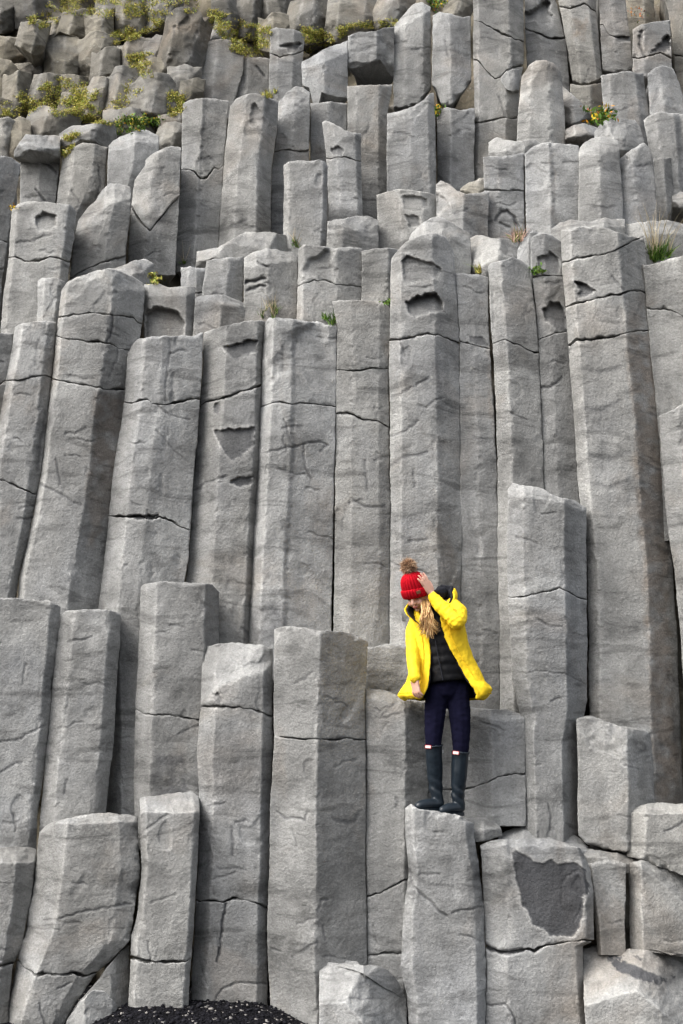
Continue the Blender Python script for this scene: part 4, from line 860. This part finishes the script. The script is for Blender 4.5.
SKIN = simple_mat('skin', (.62, .36, .27), .5, .4, None, .06); SKIN.node_tree.nodes['Principled BSDF'].inputs['Subsurface Weight'].default_value = .12
SKIN.node_tree.nodes['Principled BSDF'].inputs['Subsurface Radius'].default_value = (.02, .008, .004)
YEL = simple_mat('yellow_coat_fabric', (.88, .60, .022), .7, .18, (48, .5, .006), .06, 8)
LIN = simple_mat('dark_lining', (.012, .013, .018), .8, .2)
PUF = simple_mat('black_quilted_nylon', (.004, .004, .005), .6, .14, (30, .5, .006), .2)
LEG = simple_mat('navy_leggings', (.006, .006, .017), .95, .05, (180, .2, .002), .15)
RUB = simple_mat('dark_rubber', (.010, .016, .023), .38, .4, (25, .2, .004), .12)
KNIT = simple_mat('red_knit', (.42, .005, .014), .95, .1, (220, .6, .004), .15, 40)
FUR = leaf_mat('tan_fur', [(.46, .30, .19), (.34, .21, .13), (.58, .42, .29), (.24, .14, .09), (.50, .35, .23)], .9)
HAIR = leaf_mat('blond_hair', [(.44, .26, .10), (.60, .38, .17), (.26, .13, .05), (.68, .47, .24), (.34, .17, .07)], .45)
WHT = simple_mat('white_tag', (.75, .72, .70), .5); REDT = simple_mat('red_tag', (.45, .02, .02), .5)
LIP = simple_mat('lips', (.45, .13, .11), .4); DARK = simple_mat('lashes', (.05, .03, .02), .7)
BRN = simple_mat('leather_patch', (.20, .09, .05), .6); MET = simple_mat('buckle_metal', (.5, .5, .5), .3)

# head frame
HC = PP(417.5, 594, -.05)
Fw = np.array([-.42, -.74, -.52]); Fw /= np.linalg.norm(Fw)
Up = np.array([-.26, -.30, .93]); Up -= Fw*Up.dot(Fw); Up /= np.linalg.norm(Up)
Rt = np.cross(Fw, Up)
def HL(r, f, u): return HC+Rt*r+Fw*f+Up*u
AX = [Rt, Fw, Up]
bm = bmesh.new()
ellip(bm, HL(0, -.005, .02), AX, (.074, .092, .098)); ellip(bm, HL(0, .025, -.035), AX, (.058, .062, .072))
ellip(bm, HL(0, .055, -.088), AX, (.024, .024, .020)); chain(bm, [(HL(0, .088, .012), .009), (HL(0, .103, -.018), .012), (HL(0, .106, -.028), .0125)])
for s in (-1, 1):
    ellip(bm, HL(s*.033, .062, -.035), AX, (.024, .026, .026)); ellip(bm, HL(s*.012, .099, -.030), AX, (.008, .009, .007))
    ellip(bm, HL(s*.028, .076, .022), AX, (.020, .014, .008)); ellip(bm, HL(s*.074, -.01, -.005), AX, (.010, .018, .030))
    ellip(bm, HL(s*.030, .070, .004), AX, (.016, .016, .011))
ellip(bm, HL(0, .084, -.060), AX, (.020, .011, .007))
nb = PP(432, 611, .0)
chain(bm, [(HL(0, -.03, -.05), .052), (HC*.45+nb*.55-Up*.01, .050), (nb, .056)])
# trunk
for st in ([(nb, .055), (PP(434, 622, .02), .080), (PP(438, 642, .02), .088), (PP(443, 662, .02), .080), (PP(447, 676, .02), .085), (PP(447, 684, .02), .080)],
           [(PP(417, 619, .01), .05), (PP(434, 616, .01), .07), (PP(452, 607, .01), .052)],
           [(PP(437.5, 692, .01), .066), (PP(434.8, 716, -.013), .058), (PP(433.3, 742, -.028), .044), (PP(434.5, 765, .0), .040), (PP(436.2, 790, .02), .026)],
           [(PP(456.5, 692, .01), .066), (PP(460, 718, -.01), .058), (PP(461, 746, -.018), .044), (PP(459, 770, .0), .040), (PP(458, 794, .02), .026)],
           [(PP(417.5, 619, .01), .038), (PP(412.5, 648, -.05), .032), (PP(414.5, 675, -.17), .024)],
           [(PP(453, 607, .0), .047), (PP(458.5, 623, -.20), .040), (PP(431.5, 594.5, -.125), .025)]): chain(bm, st)
def hand(bm, wr, pal, nrm, side, L, curl, thumbside):
    """palm along pal, back of the hand nrm, across side"""
    for q in (-.026, -.009, .009, .026):
        chain(bm, [(wr+side*q*.6, .014), (wr+pal*.045+side*q, .0125), (wr+pal*.088+side*q*1.08, .0105)])
    for q, ln in ((-.029, .058), (-.0095, .072), (.0105, .077), (.030, .068)):
        p0 = wr+pal*.088+side*q*1.08; d = pal+side*q*5.5; d /= np.linalg.norm(d)
        d1 = d-nrm*curl; d1 /= np.linalg.norm(d1); d2 = d-nrm*curl*2.2; d2 /= np.linalg.norm(d2)
        a = p0+d*ln*.42; b = a+d1*ln*.32; c = b+d2*ln*.24
        chain(bm, [(p0, .0098), (a, .0092), (b, .0084), (c, .0072)])
    t0 = wr+pal*.022+side*thumbside*.026; t1 = t0+(pal*.7+side*thumbside*.75-nrm*.25)*.036; t2 = t1+(pal*.95+side*thumbside*.35-nrm*.3)*.030; t3 = t2+(pal-nrm*.4)*.020
    chain(bm, [(t0, .013), (t1, .0115), (t2, .010), (t3, .0082)])
def unit(v): v = np.array(v, float); return v/np.linalg.norm(v)
# hand lifted to the side of the hat
wr = PP(432, 594.5, -.125); pal = unit(PP(425.5, 583, -.145)-wr); nrm = unit([.55, -.75, .35]); nrm = unit(nrm-pal*nrm.dot(pal)); sd = np.cross(pal, nrm)
hand(bm, wr, pal, nrm, sd, 1, .16, 1)
# hanging hand
wr2 = PP(414.5, 675, -.17); pal2 = unit([.10, .05, -1]); n2 = unit([-.85, -.5, 0]); n2 = unit(n2-pal2*n2.dot(pal2)); s2 = np.cross(pal2, n2)
hand(bm, wr2, pal2, n2, s2, 1, .6, 1)
body = fuse('person', bm, .0048, 2, .45)
setv(body, verts(body)-BASE)
woman = link('person', body, SKIN, None, tuple(BASE))
tag(woman, 'woman in a yellow raincoat, red bobble hat and rubber boots, bowing her head', 'person', None, 'thing')

# face details
def small(name, mk, mat, parent=woman):
    bm = bmesh.new(); mk(bm); me = bpy.data.meshes.new(name); bm.to_mesh(me); bm.free()
    me.polygons.foreach_set('use_smooth', np.ones(len(me.polygons), bool)); return part(name, me, mat, parent, BASE)
for s in (-1, 1):
    small('eyelashes', lambda b: chain(b, [(HL(s*.018, .0865, .000), .0022), (HL(s*.031, .087, -.004), .0028), (HL(s*.044, .077, -.001), .0022)]), DARK)
    small('eyebrow', lambda b: chain(b, [(HL(s*.016, .091, .022), .003), (HL(s*.032, .089, .027), .0035), (HL(s*.047, .077, .022), .0025)]), HAIR)
small('lips', lambda b: (ellip(b, HL(0, .092, -.057), AX, (.019, .006, .0045)), ellip(b, HL(0, .091, -.064), AX, (.015, .006, .005))), LIP)

# hat
def lathe_local(rows, nseg, rib=0, nrib=0, tilt=0.0):
    V = []; F = []
    for k, (u, rx, ry, rb) in enumerate(rows):
        u = u*1.10-.010; rx *= 1.06; ry *= 1.05
        for i in range(nseg):
            a = 2*math.pi*i/nseg; m = 1+rb*(abs(math.sin(a*nrib/2))*2-1) if nrib else 1
            V.append(HL(math.cos(a)*rx*m, math.sin(a)*ry*m-.006, u+tilt*math.sin(a)*ry))
    n = len(rows)
    for k in range(n-1):
        for i in range(nseg):
            j = (i+1) % nseg; F.append([k*nseg+i, k*nseg+j, (k+1)*nseg+j, (k+1)*nseg+i])
    return np.array(V), np.array(F)
rowsC = [(u, .086*f, .100*f, .045) for u, f in [(.03, 1), (.05, 1.0), (.07, .985), (.09, .95), (.11, .88), (.125, .80), (.14, .67), (.152, .50), (.160, .30), (.163, .05)]]
V, F = lathe_local(rowsC, 168, nrib=26, tilt=.25)
hat = link('knit_hat', np_mesh('knit_hat', V-BASE, F), KNIT, woman)
rowsB = [(-.004, .078, .091, .0), (-.009, .087, .101, .03), (-.002, .094, .108, .05), (.012, .097, .111, .05), (.03, .097, .111, .05), (.044, .095, .109, .05), (.052, .090, .103, .04), (.050, .082, .096, 0)]
V, F = lathe_local(rowsB, 168, nrib=30, tilt=.25)
link('hat_brim', np_mesh('hat_brim', V-BASE, F), KNIT, hat)
pc = HL(0, -.004, .204)
V = []; F = []
for _ in range(5200):
    d = rg.normal(size=3); d /= np.linalg.norm(d); e = d+rg.normal(size=3)*.25; s = np.cross(d, rg.normal(size=3)); s /= np.linalg.norm(s)
    L = .050*rg.uniform(.88, 1.0); k = len(V); V += [pc+d*.02-s*.0028, pc+d*.02+s*.0028, pc+d*L*.7+e*.006+s*.0022, pc+d*L*.7+e*.006-s*.0022, pc+e*L]; F += [[k, k+1, k+2], [k, k+2, k+3], [k+3, k+2, k+4]]
link('pompom', np_mesh('pompom', np.array(V)-BASE, None, np.array(F)), FUR, hat)
def box_local(o, ax, sz):
    bm = bmesh.new(); m = Matrix.Translation(Vector(o)) @ Matrix(np.array(ax).T.tolist()).to_4x4() @ Matrix.Diagonal((*sz, 1))
    bmesh.ops.create_cube(bm, size=1, matrix=m); bmesh.ops.bevel(bm, geom=bm.edges[:], offset=min(sz)*.25, segments=1, affect='EDGES')
    me = bpy.data.meshes.new('b'); bm.to_mesh(me); bm.free(); return me
lp = box_local(HL(-.062, .092, .045), [unit(Rt*.8+Fw*.5), unit(Fw*.8-Rt*.5), Up], (.028, .004, .022)); setv(lp, verts(lp)-BASE); lp.name = 'hat_patch'; link('hat_patch', lp, BRN, hat)

# trunk garments: rows of (y, left, right, opening left, opening right, half depth)
def shell(rows, inner, n=70, closed=False, cy=.01, fold=1.0, quilt=0):
    ys = np.array([r[0] for r in rows], float); A = np.array([r[1:] for r in rows], float)
    yy = np.linspace(ys[0], ys[-1], 60); G = []
    for y in yy:
        xl, xr, ol, orr, b = [np.interp(y, ys, A[:, k]) for k in range(5)]
        cx = (xl+xr)/2; a = (xr-xl)/2
        if closed: ph = np.linspace(-math.pi, math.pi, n)
        else:
            p0 = math.asin(max(-.98, min(.98, (ol-cx)/a))); p1 = math.asin(max(-.98, min(.98, (orr-cx)/a)))
            ph = np.linspace(p0, p1-2*math.pi, n)
        am = a*.00687; 
        fo = fold*(.008*np.sin(ph*5+y*.05)*np.clip((y-625)/60, 0, 1) + .006*np.sin(ph*9+1-y*.03)*np.clip((y-650)/50, 0, 1))
        if quilt: fo = fo+.005*abs(math.sin(y*.33))+0*ph
        k = (am-inner+fo)/am; kb = (b-inner+fo)/b
        c = PP(cx, y, cy)
        G.append(np.stack([c[0]+am*k*np.sin(ph), c[1]-b*kb*np.cos(ph), np.full(n, c[2])], -1))
    return np.array(G)
def solid_of(Go, Gi):
    nr, nc = Go.shape[:2]; V = np.concatenate([Go.reshape(-1, 3), Gi.reshape(-1, 3)]); N = nr*nc; F = []
    for i in range(nr-1):
        for j in range(nc-1):
            a = i*nc+j; F += [[a, a+1, a+nc+1, a+nc], [N+a, N+a+nc, N+a+nc+1, N+a+1]]
    for i in range(nr-1):
        for j in (0, nc-1):
            a = i*nc+j; q = [a, a+nc, N+a+nc, N+a]; F.append(q if j == 0 else q[::-1])
    for j in range(nc-1):
        for i in (0, nr-1):
            a = i*nc+j; q = [a, N+a, N+a+1, a+1]; F.append(q if i == 0 else q[::-1])
    return V, F
def add_solid(bm, Go, Gi):
    V, F = solid_of(Go, Gi); vs = [bm.verts.new(v) for v in V]
    for f in F:
        try: bm.faces.new([vs[i] for i in f])
        except ValueError: pass
rows = [(604, 420, 456, 421, 440, .085), (611, 413, 461, 416, 440, .115), (622, 410, 465, 422, 439, .132), (640, 411, 468, 427.5, 443, .138), (655, 411, 472, 429, 451, .142),
        (670, 409, 479, 428.5, 460, .150), (682, 407, 486, 428, 467, .160), (689, 402, 494, 426, 473, .168), (696, 399, 490, 423, 475, .172), (700, 407, 483, 418, 474, .166)]
bm = bmesh.new()
Go = shell(rows, 0); Gi = shell(rows, .015)
# uneven hem: the back hangs shorter than the two front corners
add_solid(bm, Go, Gi)
chain(bm, [(PP(453, 606, .02), .060), (PP(459, 613, -.08), .062), (PP(457.5, 622, -.195), .060), (PP(447, 612, -.17), .056), (PP(433, 597, -.13), .041)])
chain(bm, [(PP(417.5, 619, .01), .052), (PP(413, 633, -.01), .053), (PP(412.5, 650, -.055), .050), (PP(413.3, 664, -.115), .046), (PP(414.5, 677.5, -.172), .042)])
coat = fuse('raincoat', bm, .0062, 4, .5)
V = verts(coat); N = norms(coat)
d = .012*np.abs(fbm(V, 5, 2, .5, 3, (1.6, 1.6, .6)))-.004+.0035*fbm(V, 19, 3, .55, 8)
arm = np.exp(-((V-PP(450, 615, -.17))**2).sum(1)/.02)
d = d-.005*arm*np.abs(np.sin((V-PP(431, 593, -.12))@unit(PP(458, 623, -.2)-PP(431, 593, -.12))*75+2*fbm(V, 9, 2)))
setv(coat, V+N*d[:, None])
coat_o = part('raincoat', coat, YEL, woman, BASE)
Gs = shell(rows, -.0045)
for pts_ in (Gs[8:-1:4, -4], Gs[4:-1:4, 3], Gs[-5, 4:-4:3], Gs[8:-1:4, 30]):
    small('seam', lambda b: [sphere_bm(b, pts_[k]*(1-w)+pts_[k+1]*w, .0032, 1) for k in range(len(pts_)-1) for w in np.linspace(0, 1, 8)], YEL, coat_o)
Gl = shell(rows, .0185); Gl2 = shell(rows, .021)
Vl, Fl = solid_of(Gl[:-2], Gl2[:-2]); link('coat_lining', np_mesh('coat_lining', Vl-BASE, np.array(Fl)), LIN, coat_o)
# collar and folded back hood
def strip(B, T, n=40, off=0.0, bulge=.012):
    B = [PP(*b) for b in B]; T = [PP(*b) for b in T]; u = np.linspace(0, 1, n); kb = np.linspace(0, 1, len(B)); kt = np.linspace(0, 1, len(T))
    b = np.stack([np.interp(u, kb, [p[k] for p in B]) for k in range(3)], -1); t = np.stack([np.interp(u, kt, [p[k] for p in T]) for k in range(3)], -1)
    c = PP(431, 604, 0); G = []
    for w in np.linspace(0, 1, 9):
        p = b*(1-w)+t*w; o = p-c; o[:, 2] = 0; o /= np.linalg.norm(o, axis=1)[:, None]+1e-6
        G.append(p+o*(bulge*math.sin(w*math.pi)+off))
    return np.array(G)
Bp = [(424, 629, -.15), (418, 624, -.14), (412, 619, -.09), (411, 612, .0), (424, 604, .08), (443, 600, .10), (457, 600, .03), (452, 603, -.05)]
Tp = [(413, 620, -.17), (406, 614, -.16), (404, 609, -.10), (408, 603, -.01), (426, 597, .08), (444, 587, .11), (455, 588, .05), (453, 592, .0)]
bm = bmesh.new(); add_solid(bm, strip(Bp, Tp, off=.004), strip(Bp, Tp, off=-.010))
col = fuse('collar', bm, .005, 3, .5); col_o = part('collar', col, YEL, coat_o, BASE)
Tp2 = [(x+.8 if x < 430 else x-.5, y-(0 if x < 430 else 2.2), z) for x, y, z in Tp]
Vl, Fl = solid_of(strip(Bp, Tp2, off=-.013), strip(Bp, Tp2, off=-.024)); link('collar_lining', np_mesh('collar_lining', Vl-BASE, np.array(Fl)), LIN, coat_o)
bm = bmesh.new(); ellip(bm, PP(441, 593, .03), np.eye(3), (.050, .045, .042)); hd = fuse('hood_lining', bm, .006, 2); V = verts(hd); setv(hd, V+norms(hd)*(.01*fbm(V, 14, 3))[:, None]); part('hood_lining', hd, LIN, coat_o, BASE)
# quilted jacket
prow = [(604, 420, 447, 0, 0, .070), (612, 418, 452, 0, 0, .095), (625, 418, 456, 0, 0, .112), (645, 420, 461, 0, 0, .118), (665, 423, 465, 0, 0, .122), (678, 425, 467, 0, 0, .126), (682, 426, 467, 0, 0, .122)]
G1 = shell(prow, 0, closed=True, cy=.0, fold=.4, quilt=1); G2 = shell(prow, .02, closed=True, cy=.0, fold=.4)
# the hem slants down to the left
for G in (G1, G2):
    hz = np.linspace(0, 1, len(G))[:, None]**3; G[:, :, 2] += hz*(G[:, :, 0]-PP(446, 680)[0])*.10
Vl, Fl = solid_of(G1, G2); pf = np_mesh('quilted_jacket', Vl, np.array(Fl)); V = verts(pf); setv(pf, V+norms(pf)*(.004*fbm(V, 24, 3))[:, None]); part('quilted_jacket', pf, PUF, woman, BASE)
small('zip', lambda b: chain(b, [(PP(432, 622, -.125), .004), (PP(437, 650, -.132), .004), (PP(443, 680, -.135), .004)]), LIN)
# leggings
bm = bmesh.new()
chain(bm, [(PP(446, 672, .005), .112), (PP(446, 688, .01), .112)])
for st in ([(PP(436.8, 690, .005), .083), (PP(434.8, 716, -.015), .075), (PP(433.3, 742, -.03), .058), (PP(434.5, 756, -.01), .05)],
           [(PP(457.5, 690, .005), .083), (PP(460, 718, -.01), .076), (PP(461, 746, -.02), .059), (PP(459.5, 760, -.005), .05)]): chain(bm, st)
lg = fuse('leggings', bm, .007, 3); V = verts(lg); setv(lg, V+norms(lg)*(.003*fbm(V, 16, 3, .5, 4, (1, 1, 2)))[:, None]); part('leggings', lg, LEG, woman, BASE)

# rubber boots
def boot(knee, mid, ankle, heel, toe, z0, tagpos, nb):
    bm = bmesh.new()
    heel = np.array([heel[0], heel[1], z0]); toe = np.array([toe[0], toe[1], z0])
    chain(bm, [(knee, .0600), (mid, .0565), (ankle, .0440)])
    chain(bm, [(ankle, .0440), (heel+[0, 0, .052], .040)])
    f = unit(toe-heel); L = np.linalg.norm(toe-heel)
    chain(bm, [(heel+f*.01+[0, 0, .046], .038), (heel+f*L*.45+[0, 0, .046], .038), (heel+f*L*.80+[0, 0, .040], .037), (heel+f*L*.97+[0, 0, .034], .030)])
    me = fuse('rubber_boot', bm, .006, 3); V = verts(me); V[:, 2] = np.maximum(V[:, 2], z0+.012)
    ank = np.exp(-((V[:, 2]-ankle[2]-.02)/.05)**2)
    V2 = V+norms(me)*(ank*.004*np.sin(V[:, 2]*95+V[:, 0]*70+2*fbm(V, 6, 2))+.003*fbm(V, 9, 3))[:, None]; setv(me, V2)
    b = part('rubber_boot', me, RUB, woman, BASE)
    sdv = np.cross(f, [0, 0, 1])
    bm = bmesh.new(); ring = []
    for k in range(36):
        a = 2*math.pi*k/36; u = math.cos(a); w = math.sin(a)
        ln = (u*.5+.5)*(L+.062)-.034; wd = (.040+.006*math.sin((u*.5+.5)*math.pi*1.1)-.006*(u < 0))*np.sign(w)*abs(w)**.6
        ring.append(heel+f*ln+sdv*wd)
    v0 = [bm.verts.new(p+[0, 0, -.004]) for p in ring]; v1 = [bm.verts.new(p+[0, 0, .018]) for p in ring]
    for k in range(36): bm.faces.new([v0[k], v0[(k+1) % 36], v1[(k+1) % 36], v1[k]])
    bm.faces.new(v1); bm.faces.new(v0[::-1]); me = bpy.data.meshes.new('boot_sole'); bm.to_mesh(me); bm.free(); setv(me, verts(me)-BASE); link('boot_sole', me, RUB, b)
    # rim at the top, label with red border
    ax = unit(mid-knee); bm = bmesh.new()
    q = unit(np.cross(ax, [0, 1, 0])); r = np.cross(ax, q)
    for k in range(40):
        a = 2*math.pi*k/40; sphere_bm(bm, knee-ax*.012+(q*math.cos(a)+r*math.sin(a))*.0605, .007, 1)
    rm = fuse('boot_rim', bm, .004, 2); part('boot_rim', rm, RUB, b, BASE)
    n = unit([nb, -1, 0]); c = np.array(tagpos); s = unit(np.cross(ax, n)); n = unit(np.cross(s, ax))
    m1 = box_local(c, [s, n, ax], (.044, .004, .024)); setv(m1, verts(m1)-BASE); link('boot_label_border', m1, REDT, b)
    m2 = box_local(c+n*(-.0015 if n[1] > 0 else .0015), [s, n, ax], (.037, .0035, .017)); setv(m2, verts(m2)-BASE); link('boot_label', m2, WHT, b)
    m3 = box_local(knee+ax*.03+np.array([.060, -.010, 0]), [s, n, ax], (.006, .02, .02)); setv(m3, verts(m3)-BASE); link('buckle', m3, MET, b)
sL = PP(432, 806, -.02); 
boot(PP(433.7, 747, -.025), PP(434.5, 768, .0), PP(436, 790, .02), PP(438.5, 802, .025), PP(418.5, 806, -.065), zL, PP(427.6, 747, -.025)+[0, -.052, 0], -.45)
boot(PP(460.3, 754, -.015), PP(459, 776, .0), PP(457.8, 797, .02), PP(459.5, 808, .03), PP(442.5, 811, -.06), zR, PP(455, 753, -.015)+[0, -.058, 0], -.3)

# long wavy hair over the chest
V = []; F = []
for _ in range(330):
    r1, r2, r3 = rg.rand(3); lock = rg.randint(5)
    a = np.array([421+9*r1, 600+5*r2, -.115+.05*r3]); e = np.array([[421, 626], [425, 629], [431, 633], [436, 628], [423, 619]][lock])+rg.normal(size=2)*[2.6, 3.2]
    m = np.array([427+6*(r1-.5)+(lock-2)*.8, 616+3*r2]); n = 14; pth = []; w0 = rg.uniform(0, 6.28) if rg.rand() < .3 else lock*1.3
    for k in range(n):
        t = k/(n-1); x = (1-t)**2*a[0]+2*t*(1-t)*m[0]+t*t*e[0]+2.2*math.sin(t*9+w0)*t*(.4+.6*t); y = (1-t)**2*a[1]+2*t*(1-t)*m[1]+t*t*e[1]
        pth.append(PP(x, y, a[2]*(1-t)+t*(-.150)-.035*math.sin(t*3.14)+.008*(r3-.5)+.006*math.sin(t*8+w0)))
    k0 = len(V)
    for k, p in enumerate(pth):
        w = .0032*(1-(k/(n-1))**3*.7)
        V += [p+[-w, 0, 0], p+[0, -w, 0], p+[w, 0, 0]]
    for k in range(n-1):
        i = k0+3*k; F += [[i, i+1, i+4, i+3], [i+1, i+2, i+5, i+4]]
hr = link('hair', np_mesh('hair', np.array(V)-BASE, np.array(F)), HAIR, woman)
# ------------------------------------------------------------------ camera, light, view
cd = bpy.data.cameras.new('camera'); cam = bpy.data.objects.new('camera', cd); COL.objects.link(cam)
cam.location = CAM; cam.rotation_euler = (math.radians(90)+TILT, 0, 0)
cd.sensor_fit = 'VERTICAL'; cd.sensor_height = 36; cd.lens = 36*FPX/1024; cd.clip_end = 3000; cd.clip_start = .1
SC.camera = cam
w = bpy.data.worlds.new('World'); SC.world = w; w.use_nodes = True; n = w.node_tree.nodes
sky = n.new('ShaderNodeTexSky'); sky.sky_type = 'NISHITA'; sky.sun_disc = False
EL, AZ = math.radians(48), math.radians(-150)     # azimuth measured from +X towards +Y: the sun stands front left
sky.sun_elevation = EL
sdir = Vector((math.cos(EL)*math.cos(AZ), math.cos(EL)*math.sin(AZ), math.sin(EL)))
sky.sun_rotation = math.atan2(sdir.x, sdir.y)
sky.air_density = 1.0; sky.dust_density = 6.0; sky.ozone_density = .6
hs = n.new('ShaderNodeHueSaturation'); hs.inputs['Saturation'].default_value = .35
w.node_tree.links.new(sky.outputs[0], hs.inputs['Color']); w.node_tree.links.new(hs.outputs[0], n['Background'].inputs[0])
n['Background'].inputs[1].default_value = .15
ld = bpy.data.lights.new('sun', 'SUN'); ld.energy = 1.1; ld.angle = math.radians(58); ld.color = (1, .965, .92)
sun = bpy.data.objects.new('sun', ld); COL.objects.link(sun)
sun.rotation_euler = (-sdir).to_track_quat('-Z', 'Y').to_euler(); sun.location = sdir*30
SC.view_settings.view_transform = 'Standard'; SC.view_settings.look = 'None'; SC.view_settings.gamma = 1
SC.view_settings.exposure = 1.12
SC.cycles.max_bounces = 5; SC.cycles.diffuse_bounces = 3
